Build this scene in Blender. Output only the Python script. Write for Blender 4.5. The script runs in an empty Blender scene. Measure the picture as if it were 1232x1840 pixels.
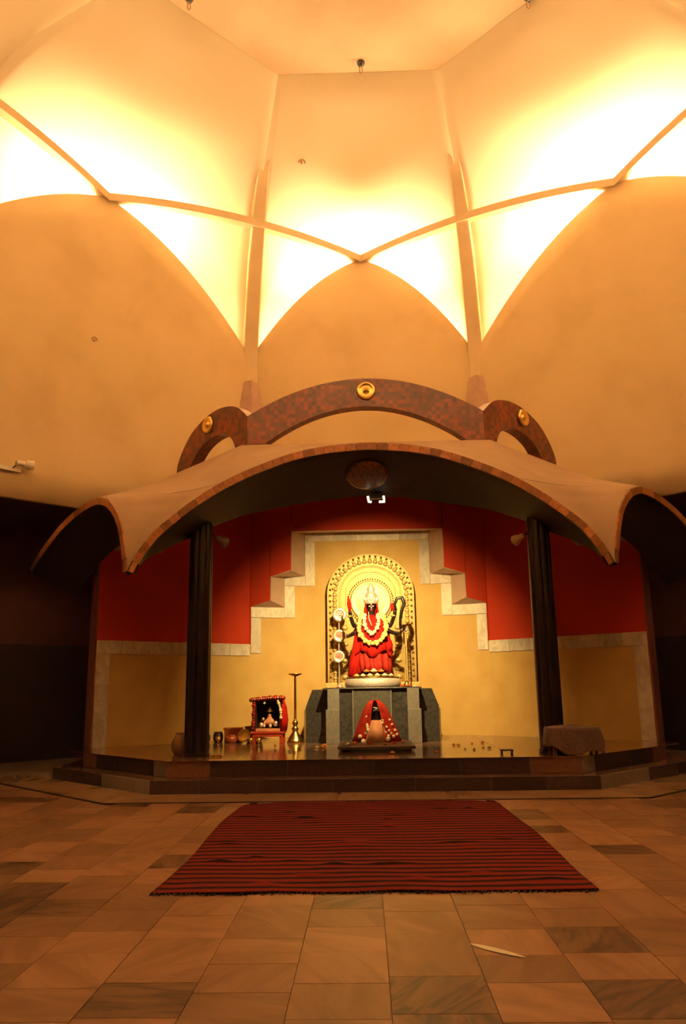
import bpy, bmesh, math, random
from mathutils import Vector, Matrix
random.seed(7)
SC = bpy.context.scene
COL = SC.collection
PI = math.pi

# ------------------------------------------------------------------ camera
YAW, PITCH, ROLL = math.radians(1.40), math.radians(12.39), math.radians(0.84)
CAMP = Vector((-0.094, 0.0, 1.5)); FPX = 1432.0
fw = Vector((-math.sin(YAW)*math.cos(PITCH), math.cos(YAW)*math.cos(PITCH), math.sin(PITCH)))
rt0 = Vector((math.cos(YAW), math.sin(YAW), 0)); up0 = rt0.cross(fw)
rt = math.cos(ROLL)*rt0 - math.sin(ROLL)*up0
up = math.sin(ROLL)*rt0 + math.cos(ROLL)*up0
cd = bpy.data.cameras.new('camera'); cam = bpy.data.objects.new('camera', cd); COL.objects.link(cam)
M3 = Matrix((rt, up, -fw)).transposed()
cam.matrix_world = Matrix.Translation(CAMP) @ M3.to_4x4()
cd.sensor_fit = 'VERTICAL'; cd.sensor_height = 36.0; cd.sensor_width = 36.0
cd.lens = FPX/1840*36.0; cd.clip_start = 0.05; cd.clip_end = 200
SC.camera = cam

def at_plane(px, py, p0, n):
    d = fw + (px-616)/FPX*rt + (920-py)/FPX*up
    n = Vector(n); p0 = Vector(p0)
    return CAMP + d*((p0-CAMP).dot(n)/d.dot(n))
def at_y(px, py, y): return at_plane(px, py, (0, y, 0), (0, 1, 0))
def at_z(px, py, z): return at_plane(px, py, (0, 0, z), (0, 0, 1))

# ------------------------------------------------------------------ view, world, lights
SC.view_settings.view_transform = 'Standard'; SC.view_settings.look = 'None'
SC.view_settings.gamma = 1.0; SC.view_settings.use_curve_mapping = False
SC.view_settings.exposure = 0.0
W = bpy.data.worlds.new('world'); SC.world = W; W.use_nodes = True
W.node_tree.nodes['Background'].inputs[0].default_value = (1.0, 0.5, 0.25, 1)
W.node_tree.nodes['Background'].inputs[1].default_value = 0.002

WARM = (1.0, 0.71, 0.37)
def area(name, loc, target, sx, sy, power, color=WARM):
    l = bpy.data.lights.new(name, 'AREA'); l.shape = 'RECTANGLE'; l.size = sx; l.size_y = sy
    l.energy = power; l.color = color
    o = bpy.data.objects.new(name, l); COL.objects.link(o); o.location = loc
    return o
def aim(o, tgt, upv='Y'):
    d = Vector(tgt) - o.location
    o.rotation_euler = d.to_track_quat('-Z', upv).to_euler()
def spot(name, loc, tgt, power, deg, blend, color, radius=0.05):
    l = bpy.data.lights.new(name, 'SPOT'); l.energy = power; l.spot_size = math.radians(deg)
    l.spot_blend = blend; l.color = color; l.shadow_soft_size = radius
    o = bpy.data.objects.new(name, l); COL.objects.link(o); o.location = loc; aim(o, tgt)
    return o

# hall plan: ceiling corners and outward directions of the eight ribs (clockwise from front right)
CY = 10.3
rib_c = [(1.80, 15.47), (4.35, 12.8), (4.35, 2*CY-12.8), (1.80, 2*CY-15.47),
         (-1.80, 2*CY-15.47), (-4.35, 2*CY-12.8), (-4.35, 12.8), (-1.80, 15.47)]
d1 = Vector((.295, .955)).normalized(); d2 = Vector((.995, .096)).normalized()
RSC = [1, 1.145, 1.145, 1, 1, 1.145, 1.145, 1]
rib_d = [d1, d2, Vector((d2.x, -d2.y)), Vector((d1.x, -d1.y)), Vector((-d1.x, -d1.y)),
         Vector((-d2.x, -d2.y)), Vector((-d2.x, d2.y)), Vector((-d1.x, d1.y))]
CZ = 15.06
PROF = [(0.0, 15.06), (0.55, 14.72), (1.12, 14.36), (1.62, 14.02), (2.05, 13.62), (2.38, 13.2), (2.62, 12.76), (2.92, 12.2), (3.16, 11.6),
        (3.36, 10.95), (3.53, 10.26), (3.64, 9.66), (3.67, 9.0), (3.69, 8.3)]
BULGE = [0.0, .20, .42, .72, 1.06, 1.42, 1.75, 1.80, 1.72, 1.6, 1.5, 1.4, 1.3, 1.25]
def rib_pt(k, i):
    k %= 8
    d, z = PROF[i]; d *= RSC[k]; c = rib_c[k]; v = rib_d[k]
    return Vector((c[0]+v.x*d, c[1]+v.y*d, z))
def foot(k): return rib_pt(k, 11)
# facet k lies between rib k-1 and rib k; facet 0 is the one behind the altar
def facet(k):
    a = foot(k-1); b = foot(k); c = (a+b)/2; t = (b-a); t.z = 0; L = t.length; t.normalize()
    n = Vector((-t.y, t.x, 0))
    if n.dot(c - Vector((0, CY, c.z))) < 0: n = -n
    return a, b, c, t, n, L
LOBE = [v*2.05 for v in (520, 730, 640, 600, 600, 560, 460, 410)]
for k in range(8):
    a, b, c, t, n, L = facet(k)
    o = area('cove_light', c + n*0.75 + Vector((0, 0, 8.75-c.z)), None, L*0.86, 0.35, LOBE[k])
    dr = Vector((0, 0, 1.0)) + n*0.10
    # area light shines along its local -Z
    m = Matrix((t, (-dr.normalized()).cross(t), -dr.normalized())).transposed()
    o.rotation_euler = m.to_euler()
    # second strip higher up behind the petal, washing the vault
    o = area('cove_light', c + n*1.22 + Vector((0, 0, 11.75-c.z)), None, L*0.42, 0.75, LOBE[k]*1.8)
    dr = (Vector((0, 0, 0.95)) - n*0.30).normalized()
    m = Matrix((t, (-dr).cross(t), -dr)).transposed()
    o.rotation_euler = m.to_euler()

# ------------------------------------------------------------------ helpers
def new_obj(name, me, parent=None):
    o = bpy.data.objects.new(name, me); COL.objects.link(o)
    if parent: o.parent = parent
    return o
def mesh(name, verts, faces, mat=None, parent=None, smooth=False, loc=None):
    me = bpy.data.meshes.new(name); me.from_pydata([tuple(v) for v in verts], [], faces); me.update()
    if mat: me.materials.append(mat)
    if smooth:
        for p in me.polygons: p.use_smooth = True
    o = new_obj(name, me, parent)
    if loc: o.location = loc
    return o
def from_bm(name, bm, mat=None, parent=None, smooth=False, loc=None, auto=None):
    bmesh.ops.recalc_face_normals(bm, faces=bm.faces)
    me = bpy.data.meshes.new(name); bm.to_mesh(me); bm.free()
    if mat: me.materials.append(mat)
    if smooth:
        for p in me.polygons: p.use_smooth = True
    o = new_obj(name, me, parent)
    if loc: o.location = loc
    return o
def empty(name, loc, rz=0):
    o = bpy.data.objects.new(name, None); COL.objects.link(o); o.location = loc; o.rotation_euler = (0, 0, rz)
    o.empty_display_size = 0.1
    return o
def tag(o, label=None, cat=None, group=None, kind=None):
    if label: o['label'] = label
    if cat: o['category'] = cat
    if group: o['group'] = group
    if kind: o['kind'] = kind
    return o
def struct(o, label=None):
    o['kind'] = 'structure'
    if label: o['label'] = label
    return o
def bm_box(bm, c, s, m=None, bev=0.0):
    r = bmesh.ops.create_cube(bm, size=1.0)
    vs = r['verts']
    for v in vs: v.co = Vector((v.co.x*s[0], v.co.y*s[1], v.co.z*s[2]))
    if bev:
        es = list({e for v in vs for e in v.link_edges})
        q = bmesh.ops.bevel(bm, geom=es, offset=bev, segments=2, affect='EDGES', profile=0.5)
        vs = list({v for f in q['faces'] for v in f.verts} | {v for v in vs if v.is_valid})
    for v in vs:
        v.co = (m @ v.co if m else v.co) + Vector(c)
def bm_lathe(bm, prof, seg=24, c=(0, 0, 0), sx=1.0, sy=1.0):
    rings = []
    for r, z in prof:
        if r < 1e-5: rings.append([bm.verts.new((c[0], c[1], c[2]+z))])
        else: rings.append([bm.verts.new((c[0]+r*sx*math.cos(2*PI*i/seg), c[1]+r*sy*math.sin(2*PI*i/seg), c[2]+z)) for i in range(seg)])
    for A, B in zip(rings, rings[1:]):
        for i in range(seg):
            j = (i+1) % seg
            if len(A) == 1 and len(B) == 1: continue
            if len(A) == 1: bm.faces.new((A[0], B[i], B[j]))
            elif len(B) == 1: bm.faces.new((A[i], A[j], B[0]))
            else: bm.faces.new((A[i], A[j], B[j], B[i]))
    if len(rings[0]) > 1: bm.faces.new(list(reversed(rings[0])))
    if len(rings[-1]) > 1: bm.faces.new(rings[-1])
def bm_tube(bm, pts, rad, seg=8):
    pts = [Vector(p) for p in pts]; n = len(pts)
    rad = rad if isinstance(rad, (list, tuple)) else [rad]*n
    prev = None; rings = []
    for i, p in enumerate(pts):
        t = (pts[min(i+1, n-1)] - pts[max(i-1, 0)]).normalized()
        if prev is None:
            a = Vector((0, 0, 1)) if abs(t.z) < .9 else Vector((1, 0, 0))
            u = t.cross(a).normalized()
        else: u = (prev - t*prev.dot(t)).normalized()
        prev = u; w = t.cross(u)
        rings.append([bm.verts.new(p + rad[i]*(math.cos(2*PI*k/seg)*u + math.sin(2*PI*k/seg)*w)) for k in range(seg)])
    for A, B in zip(rings, rings[1:]):
        for k in range(seg): bm.faces.new((A[k], A[(k+1) % seg], B[(k+1) % seg], B[k]))
    bm.faces.new(list(reversed(rings[0]))); bm.faces.new(rings[-1])
def bm_ball(bm, c, r, s=(1, 1, 1), seg=10, m=None):
    q = bmesh.ops.create_uvsphere(bm, u_segments=seg, v_segments=max(6, seg*2//3), radius=r)
    for v in q['verts']:
        w = Vector((v.co.x*s[0], v.co.y*s[1], v.co.z*s[2])); v.co = (m @ w if m else w) + Vector(c)
def bm_strip(bm, A, B):
    """quads between two polylines"""
    a = [bm.verts.new(p) for p in A]; b = [bm.verts.new(p) for p in B]
    for i in range(len(a)-1):
        vs = [a[i], a[i+1], b[i+1], b[i]]
        try: bm.faces.new(vs)
        except ValueError: pass
def bm_prism(bm, outline, dvec):
    """extrude a planar polygon (list of Vector) by dvec"""
    a = [bm.verts.new(p) for p in outline]; b = [bm.verts.new(Vector(p)+Vector(dvec)) for p in outline]
    bm.faces.new(a); bm.faces.new(list(reversed(b)))
    n = len(a)
    for i in range(n): bm.faces.new((a[i], b[i], b[(i+1) % n], a[(i+1) % n]))
def sweep_rect(bm, pts, side, up_, w, h):
    """rectangular bar along pts; side/up_ functions or vectors"""
    rings = []
    for i, p in enumerate(pts):
        s = side[i] if isinstance(side, list) else side
        u = up_[i] if isinstance(up_, list) else up_
        ww = w[i] if isinstance(w, list) else w
        rings.append([bm.verts.new(p + s*a*ww/2 + u*b*h/2) for a, b in ((-1, -1), (1, -1), (1, 1), (-1, 1))])
    for A, B in zip(rings, rings[1:]):
        for k in range(4): bm.faces.new((A[k], A[(k+1) % 4], B[(k+1) % 4], B[k]))
    bm.faces.new(list(reversed(rings[0]))); bm.faces.new(rings[-1])
def copy_tree(o, parent=None):
    c = o.copy(); COL.objects.link(c); c.parent = parent
    for ch in list(o.children): copy_tree(ch, c)
    return c
def interp(tab, x):
    if x <= tab[0][0]: return tab[0][1]
    for (a, b), (c, d) in zip(tab, tab[1:]):
        if x <= c: return b + (d-b)*(x-a)/(c-a)
    return tab[-1][1]
def smooth_curve(pts, n):
    """Catmull-Rom resample"""
    P = [Vector(p) for p in pts]; out = []
    m = len(P)-1
    for i in range(n):
        u = i/(n-1)*m; k = min(int(u), m-1); t = u-k
        p0 = P[max(k-1, 0)]; p1 = P[k]; p2 = P[k+1]; p3 = P[min(k+2, m)]
        out.append(0.5*((2*p1) + (p2-p0)*t + (2*p0-5*p1+4*p2-p3)*t*t + (3*p1-p0-3*p2+p3)*t**3))
    return out
def arc_resample(pts, n):
    L = [0.0]
    for a, b in zip(pts, pts[1:]): L.append(L[-1]+(b-a).length)
    out = []; j = 0
    for i in range(n):
        s = L[-1]*i/(n-1)
        while j < len(L)-2 and L[j+1] < s: j += 1
        t = (s-L[j])/max(L[j+1]-L[j], 1e-9); out.append(pts[j].lerp(pts[j+1], min(max(t, 0), 1)))
    return out, L[-1]

# ------------------------------------------------------------------ materials
def mk(name, stops, scale=3.0, rough=0.6, metal=0.0, bump=0.0, bscale=None, detail=4.0, stretch=(1, 1, 1), spec=0.5, rnd=0.0, coat=0.0, sheen=0.0):
    m = bpy.data.materials.new(name); m.use_nodes = True; nt = m.node_tree; N = nt.nodes; Lk = nt.links
    b = N['Principled BSDF']; b.inputs['Roughness'].default_value = rough; b.inputs['Metallic'].default_value = metal
    b.inputs['Specular IOR Level'].default_value = spec
    b.inputs['Coat Weight'].default_value = coat
    b.inputs['Sheen Weight'].default_value = sheen
    tc = N.new('ShaderNodeTexCoord'); mp = N.new('ShaderNodeMapping'); mp.inputs['Scale'].default_value = stretch
    Lk.new(tc.outputs['Object'], mp.inputs['Vector'])
    nz = N.new('ShaderNodeTexNoise'); nz.inputs['Scale'].default_value = scale; nz.inputs['Detail'].default_value = detail
    src = mp.outputs['Vector']
    if rnd:
        oi = N.new('ShaderNodeObjectInfo'); ml = N.new('ShaderNodeMath'); ml.operation = 'MULTIPLY'; ml.inputs[1].default_value = 37.0
        Lk.new(oi.outputs['Random'], ml.inputs[0]); ad = N.new('ShaderNodeVectorMath'); ad.operation = 'ADD'
        Lk.new(src, ad.inputs[0]); Lk.new(ml.outputs[0], ad.inputs[1]); src = ad.outputs[0]
    Lk.new(src, nz.inputs['Vector'])
    cr = N.new('ShaderNodeValToRGB'); e = cr.color_ramp.elements
    n = len(stops)
    for i, c in enumerate(stops):
        pos = 0.3 + 0.4*i/max(n-1, 1)
        if i < 2 and i < n: el = e[i] if i < len(e) else e.new(pos); el.position = pos
        else: el = e.new(pos)
        el.color = (*c, 1)
    if n == 1: e[1].color = (*stops[0], 1)
    Lk.new(nz.outputs['Fac'], cr.inputs['Fac'])
    colout = cr.outputs['Color']
    if rnd:
        hs = N.new('ShaderNodeHueSaturation'); mr = N.new('ShaderNodeMapRange')
        mr.inputs['To Min'].default_value = 1-rnd; mr.inputs['To Max'].default_value = 1+rnd
        oi2 = N.new('ShaderNodeObjectInfo'); Lk.new(oi2.outputs['Random'], mr.inputs['Value'])
        Lk.new(mr.outputs[0], hs.inputs['Value']); Lk.new(colout, hs.inputs['Color']); colout = hs.outputs['Color']
    Lk.new(colout, b.inputs['Base Color'])
    if bump:
        bn = N.new('ShaderNodeTexNoise'); bn.inputs['Scale'].default_value = bscale or scale*6; bn.inputs['Detail'].default_value = 3
        Lk.new(mp.outputs['Vector'], bn.inputs['Vector'])
        bp = N.new('ShaderNodeBump'); bp.inputs['Strength'].default_value = bump; bp.inputs['Distance'].default_value = 0.02
        Lk.new(bn.outputs['Fac'], bp.inputs['Height']); Lk.new(bp.outputs['Normal'], b.inputs['Normal'])
    return m
def emit(name, color, strength):
    m = bpy.data.materials.new(name); m.use_nodes = True
    b = m.node_tree.nodes['Principled BSDF']; b.inputs['Base Color'].default_value = (.8, .8, .8, 1)
    b.inputs['Emission Color'].default_value = (*color, 1); b.inputs['Emission Strength'].default_value = strength
    return m
def mosaic(name, c0, c1, c2, cell=8.0, rough=0.35):
    m = bpy.data.materials.new(name); m.use_nodes = True; nt = m.node_tree; N = nt.nodes; Lk = nt.links
    b = N['Principled BSDF']; b.inputs['Roughness'].default_value = rough
    tc = N.new('ShaderNodeTexCoord'); vo = N.new('ShaderNodeTexVoronoi'); vo.distance = 'CHEBYCHEV'
    vo.inputs['Scale'].default_value = cell; vo.inputs['Randomness'].default_value = 0.25
    Lk.new(tc.outputs['Object'], vo.inputs['Vector'])
    sp = N.new('ShaderNodeSeparateColor'); Lk.new(vo.outputs['Color'], sp.inputs[0])
    nz = N.new('ShaderNodeTexNoise'); nz.inputs['Scale'].default_value = 1.3; Lk.new(tc.outputs['Object'], nz.inputs['Vector'])
    mx = N.new('ShaderNodeMath'); mx.operation = 'ADD'; Lk.new(sp.outputs[0], mx.inputs[0]); Lk.new(nz.outputs['Fac'], mx.inputs[1])
    ml = N.new('ShaderNodeMath'); ml.operation = 'MULTIPLY'; ml.inputs[1].default_value = 0.55; Lk.new(mx.outputs[0], ml.inputs[0])
    cr = N.new('ShaderNodeValToRGB'); e = cr.color_ramp.elements
    e[0].position = .2; e[0].color = (*c0, 1); e[1].position = .55; e[1].color = (*c1, 1); q = e.new(.85); q.color = (*c2, 1)
    Lk.new(ml.outputs[0], cr.inputs['Fac']); Lk.new(cr.outputs['Color'], b.inputs['Base Color'])
    return m
def marble(name, base, vein, dark, scale=2.0, rough=0.25, per_island=False, rnd=0.25, darkp=0.13):
    """veined marble whose tone differs from slab to slab"""
    m = bpy.data.materials.new(name); m.use_nodes = True; nt = m.node_tree; N = nt.nodes; Lk = nt.links
    b = N['Principled BSDF']; b.inputs['Roughness'].default_value = rough
    tc = N.new('ShaderNodeTexCoord')
    if per_island: g = N.new('ShaderNodeNewGeometry'); R = g.outputs['Random Per Island']
    else: g = N.new('ShaderNodeObjectInfo'); R = g.outputs['Random']
    ml = N.new('ShaderNodeMath'); ml.operation = 'MULTIPLY'; ml.inputs[1].default_value = 91.0; Lk.new(R, ml.inputs[0])
    ad = N.new('ShaderNodeVectorMath'); ad.operation = 'ADD'; Lk.new(tc.outputs['Object'], ad.inputs[0]); Lk.new(ml.outputs[0], ad.inputs[1])
    ro = N.new('ShaderNodeVectorRotate'); ro.rotation_type = 'Z_AXIS'; Lk.new(ad.outputs[0], ro.inputs['Vector'])
    m2 = N.new('ShaderNodeMath'); m2.operation = 'MULTIPLY'; m2.inputs[1].default_value = 2.4; Lk.new(R, m2.inputs[0]); Lk.new(m2.outputs[0], ro.inputs['Angle'])
    mpv = N.new('ShaderNodeMapping'); mpv.inputs['Scale'].default_value = (.8, 3.0, 1.5); Lk.new(ro.outputs[0], mpv.inputs['Vector'])
    wv = N.new('ShaderNodeTexNoise'); wv.inputs['Scale'].default_value = scale; wv.inputs['Detail'].default_value = 7.0
    wv.inputs['Roughness'].default_value = .62; wv.inputs['Distortion'].default_value = .8
    Lk.new(mpv.outputs[0], wv.inputs['Vector'])
    cr = N.new('ShaderNodeValToRGB'); e = cr.color_ramp.elements
    e[0].position = 0.36; e[0].color = (*vein, 1); e[1].position = 0.60; e[1].color = (*base, 1)
    Lk.new(wv.outputs['Fac'], cr.inputs['Fac'])
    # tone per slab
    wn = N.new('ShaderNodeTexWhiteNoise'); wn.noise_dimensions = '1D'; Lk.new(ml.outputs[0], wn.inputs['W'])
    mr = N.new('ShaderNodeMapRange'); mr.inputs['To Min'].default_value = 1-rnd; mr.inputs['To Max'].default_value = 1+rnd*.6
    Lk.new(wn.outputs['Value'], mr.inputs['Value'])
    hs = N.new('ShaderNodeHueSaturation'); Lk.new(mr.outputs[0], hs.inputs['Value']); Lk.new(cr.outputs['Color'], hs.inputs['Color'])
    # some slabs are strongly dark-veined
    cp = N.new('ShaderNodeMath'); cp.operation = 'LESS_THAN'; cp.inputs[1].default_value = darkp; Lk.new(wn.outputs['Value'], cp.inputs[0])
    w2 = N.new('ShaderNodeTexNoise'); w2.inputs['Scale'].default_value = 4.0; w2.inputs['Detail'].default_value = 6; w2.inputs['Distortion'].default_value = 1.5
    mp = N.new('ShaderNodeMapping'); mp.inputs['Scale'].default_value = (.5, 2.2, 1); Lk.new(ro.outputs[0], mp.inputs['Vector']); Lk.new(mp.outputs[0], w2.inputs['Vector'])
    r2 = N.new('ShaderNodeValToRGB'); r2.color_ramp.elements[0].position = .42; r2.color_ramp.elements[1].position = .62; Lk.new(w2.outputs['Fac'], r2.inputs['Fac'])
    m3 = N.new('ShaderNodeMath'); m3.operation = 'MULTIPLY'; Lk.new(cp.outputs[0], m3.inputs[0]); Lk.new(r2.outputs['Color'], m3.inputs[1])
    mix = N.new('ShaderNodeMix'); mix.data_type = 'RGBA'; Lk.new(m3.outputs[0], mix.inputs['Factor'])
    Lk.new(hs.outputs['Color'], mix.inputs['A']); mix.inputs['B'].default_value = (*dark, 1)
    Lk.new(mix.outputs['Result'], b.inputs['Base Color'])
    return m

M = {}
M['plaster'] = mk('plaster', [(.62, .45, .25), (.70, .52, .30), (.73, .55, .33)], 0.7, 0.85, bump=0.06, bscale=9, spec=.2)
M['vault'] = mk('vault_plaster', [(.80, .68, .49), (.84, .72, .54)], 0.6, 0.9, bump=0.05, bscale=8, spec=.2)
M['shell'] = M['vault']
M['ceil'] = mk('ceiling_plaster', [(.66, .50, .34), (.76, .60, .42)], 0.8, 0.9, spec=.2)
M['rib'] = mk('rib_plaster', [(.66, .50, .31), (.74, .57, .36)], 1.5, 0.85, spec=.2)
M['corbel'] = mk('corbel_stone', [(.42, .25, .20), (.50, .31, .24)], 4, 0.7)
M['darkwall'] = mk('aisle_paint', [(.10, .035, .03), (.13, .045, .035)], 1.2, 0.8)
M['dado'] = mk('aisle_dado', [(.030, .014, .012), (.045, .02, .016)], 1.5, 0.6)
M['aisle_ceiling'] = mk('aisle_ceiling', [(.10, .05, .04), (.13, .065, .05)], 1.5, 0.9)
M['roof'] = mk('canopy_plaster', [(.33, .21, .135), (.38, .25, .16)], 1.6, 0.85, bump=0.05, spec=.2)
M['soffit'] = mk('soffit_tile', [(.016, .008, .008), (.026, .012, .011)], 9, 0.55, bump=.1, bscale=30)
M['edge_tile'] = mk('edge_tile', [(.27, .09, .035), (.40, .16, .06)], 2.5, 0.4, rnd=.45)
M['mosaic'] = mosaic('arch_mosaic', (.06, .022, .016), (.12, .030, .016), (.24, .042, .018), 12.0)
M['medal'] = mosaic('oval_mosaic', (.10, .05, .03), (.20, .10, .05), (.34, .12, .05), 22)
M['brass'] = mk('brass', [(.75, .52, .16), (.85, .62, .22)], 5, 0.28, 1.0)
M['oldbrass'] = mk('old_brass', [(.45, .28, .09), (.60, .40, .13)], 6, 0.35, 1.0)
M['gold_back'] = mk('aureole_ground', [(.38, .23, .065), (.50, .32, .10)], 9, .4, .35, bump=.2, bscale=40)  # browner patina; shade between the bosses is put into this colour too
M['gold'] = mk('aureole_gilding', [(.64, .46, .16), (.76, .57, .23)], 6, 0.38, 0.35, bump=.15, bscale=40)
M['red'] = mk('red_paint', [(.50, .040, .013), (.58, .050, .016)], 1.0, 0.75, bump=.04, bscale=12, spec=.2)
M['yellow'] = mk('yellow_stone', [(.60, .36, .105), (.68, .44, .145)], 2.2, 0.65, bump=.04, bscale=25, spec=.25)
M['marble'] = marble('white_marble', (.80, .70, .56), (.60, .50, .40), (.45, .38, .32), 3.0, .35, rnd=.18, darkp=.0)
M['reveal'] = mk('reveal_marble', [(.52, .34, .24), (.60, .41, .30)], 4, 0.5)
M['tile'] = marble('floor_marble', (.33, .175, .098), (.21, .105, .057), (.05, .024, .018), 1.6, .34, rnd=.42, darkp=.15)
M['tile_far'] = marble('floor_marble_far', (.33, .175, .098), (.21, .105, .057), (.05, .024, .018), 1.6, .34, per_island=True, rnd=.42, darkp=.15)
M['border'] = marble('border_marble', (.42, .26, .16), (.36, .215, .13), (.2, .13, .1), 1.0, .22, rnd=.12, darkp=0)
M['grout'] = mk('floor_bed', [(.20, .13, .085), (.23, .15, .10)], 5, .8)
M['inlay'] = mk('black_inlay', [(.012, .007, .007), (.02, .012, .011)], 6, .8, spec=.05)
M['plinth_dark'] = mk('dark_granite', [(.028, .016, .016), (.055, .031, .029)], 22, .3, rnd=.35)
M['plinth_grey'] = mk('grey_granite', [(.22, .17, .15), (.28, .22, .20)], 22, .35, rnd=.15)
M['plinth_brown'] = mk('brown_granite', [(.15, .065, .04), (.20, .09, .06)], 18, .35, rnd=.2)
M['platform_top'] = mk('platform_top_stone', [(.17, .085, .055), (.27, .15, .10)], 2.5, .13, detail=6)
M['column'] = mk('column_mosaic', [(.008, .004, .004), (.022, .010, .009)], 14, .3, stretch=(1, 1, .25))
M['ped'] = mk('pedestal_granite', [(.030, .028, .026), (.065, .06, .055)], 16, .25)
M['ped_mid'] = mk('pedestal_panel_granite', [(.07, .066, .055), (.11, .10, .085)], 14, .25)
M['pil'] = mk('pilaster_granite', [(.15, .14, .12), (.22, .20, .175)], 30, .4)
M['drum'] = mk('drum_silver', [(.45, .38, .34), (.75, .66, .60)], 45, .45, .3, bump=.3, bscale=120)
M['black'] = mk('black_stone', [(.012, .008, .008), (.025, .016, .014)], 10, .25)
M['cloth_red'] = mk('red_silk', [(.36, .008, .005), (.46, .012, .007)], 5, .75, bump=.15, bscale=18, spec=.15)
M['cloth_red2'] = mk('red_brocade', [(.26, .010, .006), (.46, .025, .010)], 14, .65, bump=.2, bscale=30, spec=.25)
M['flower_y'] = mk('marigold', [(.75, .48, .10), (.90, .72, .32)], 25, .7)
M['flower_w'] = mk('white_flower', [(.82, .68, .42), (.90, .80, .58)], 25, .7)
M['flower_r'] = mk('red_flower', [(.55, .03, .015), (.65, .10, .03)], 25, .7)
M['flower_o'] = mk('orange_flower', [(.62, .20, .03), (.75, .30, .05)], 25, .7)
M['silver'] = mk('silver', [(.80, .66, .52), (.90, .78, .64)], 12, .35, .6)
M['pinkmark'] = mk('pink_powder', [(.62, .20, .16), (.70, .30, .22)], 20, .7)
M['sequin'] = mk('gold_sequin', [(.92, .76, .42), (.95, .84, .56)], 10, .25, .0)
M['skin'] = mk('peach_paint', [(.62, .25, .12), (.70, .32, .16)], 8, .6)
M['red_wood'] = mk('red_painted_wood', [(.42, .035, .015), (.52, .06, .02)], 6, .45)
M['copper'] = mk('red_copper', [(.40, .09, .03), (.50, .14, .05)], 7, .4, .3)
M['brown_pot'] = mk('brown_pot', [(.22, .10, .04), (.30, .14, .06)], 8, .5)
M['dark_pot'] = mk('dark_pot', [(.03, .016, .012), (.05, .025, .02)], 8, .4)
M['drape'] = mk('stool_cloth', [(.075, .034, .028), (.13, .06, .048)], 30, .9, bump=.4, bscale=80, sheen=.2)
M['wood'] = mk('stool_wood', [(.12, .05, .025), (.18, .08, .04)], 4, .5)
M['white_metal'] = mk('white_enamel', [(.80, .74, .64), (.85, .79, .70)], 5, .4)
M['lamp_grey'] = mk('lamp_grey', [(.16, .12, .09), (.22, .17, .13)], 9, .5)
M['lamp_cream'] = mk('lamp_cream', [(.60, .40, .24), (.66, .46, .28)], 9, .5)
M['dark_metal'] = mk('dark_metal', [(.03, .02, .018), (.05, .035, .03)], 9, .4)
M['bulb'] = emit('lit_tube', (1.0, .86, .55), 2.5)
M['slab'] = mk('low_slab_stone', [(.05, .025, .02), (.09, .045, .035)], 6, .4)
M['cord'] = mk('cord', [(.35, .20, .11), (.4, .24, .14)], 9, .7)

# ------------------------------------------------------------------ vault, ceiling, ribs, beams, petal walls
vs = [(c[0], c[1], CZ) for c in rib_c]
bm = bmesh.new(); bm_prism(bm, [Vector(v) for v in vs], (0, 0, .15))
struct(from_bm('ceiling', bm, M['ceil']), 'flat eight-sided plaster ceiling at the top of the vault')

NU = 25
for k in range(8):
    a, b, c, t, n, L = facet(k)
    grid = []
    for i in range(len(PROF)):
        p = rib_pt(k-1, i); q = rib_pt(k, i); row = []
        for j in range(NU):
            u = -1 + 2*j/(NU-1)
            w = p.lerp(q, (u+1)/2) + n*(BULGE[i]*(1-abs(u)**2.2) + (0.05*(1-u*u) if i > 1 else 0.0))
            row.append(w)
        grid.append(row)
    verts = [v for r in grid for v in r]; faces = []
    for i in range(len(PROF)-1):
        for j in range(NU-1):
            faces.append((i*NU+j, i*NU+j+1, (i+1)*NU+j+1, (i+1)*NU+j))
    # light shelf closing the foot of the cove
    o = len(verts)
    zb = PROF[-1][1]
    fa = foot(k-1); fb = foot(k)
    base = [Vector((fa.lerp(fb, j/(NU-1)).x, fa.lerp(fb, j/(NU-1)).y, zb)) for j in range(NU)]
    verts += base; r0 = (len(PROF)-1)*NU
    for j in range(NU-1): faces.append((r0+j, r0+j+1, o+j+1, o+j))
    sh = mesh('ceiling', verts, faces, M['vault'], smooth=True)
    so = sh.modifiers.new('thick', 'SOLIDIFY'); so.thickness = 0.02; so.offset = 0
    struct(sh, 'curved plaster vault lobe rising behind the rim beams to the flat ceiling')

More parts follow.
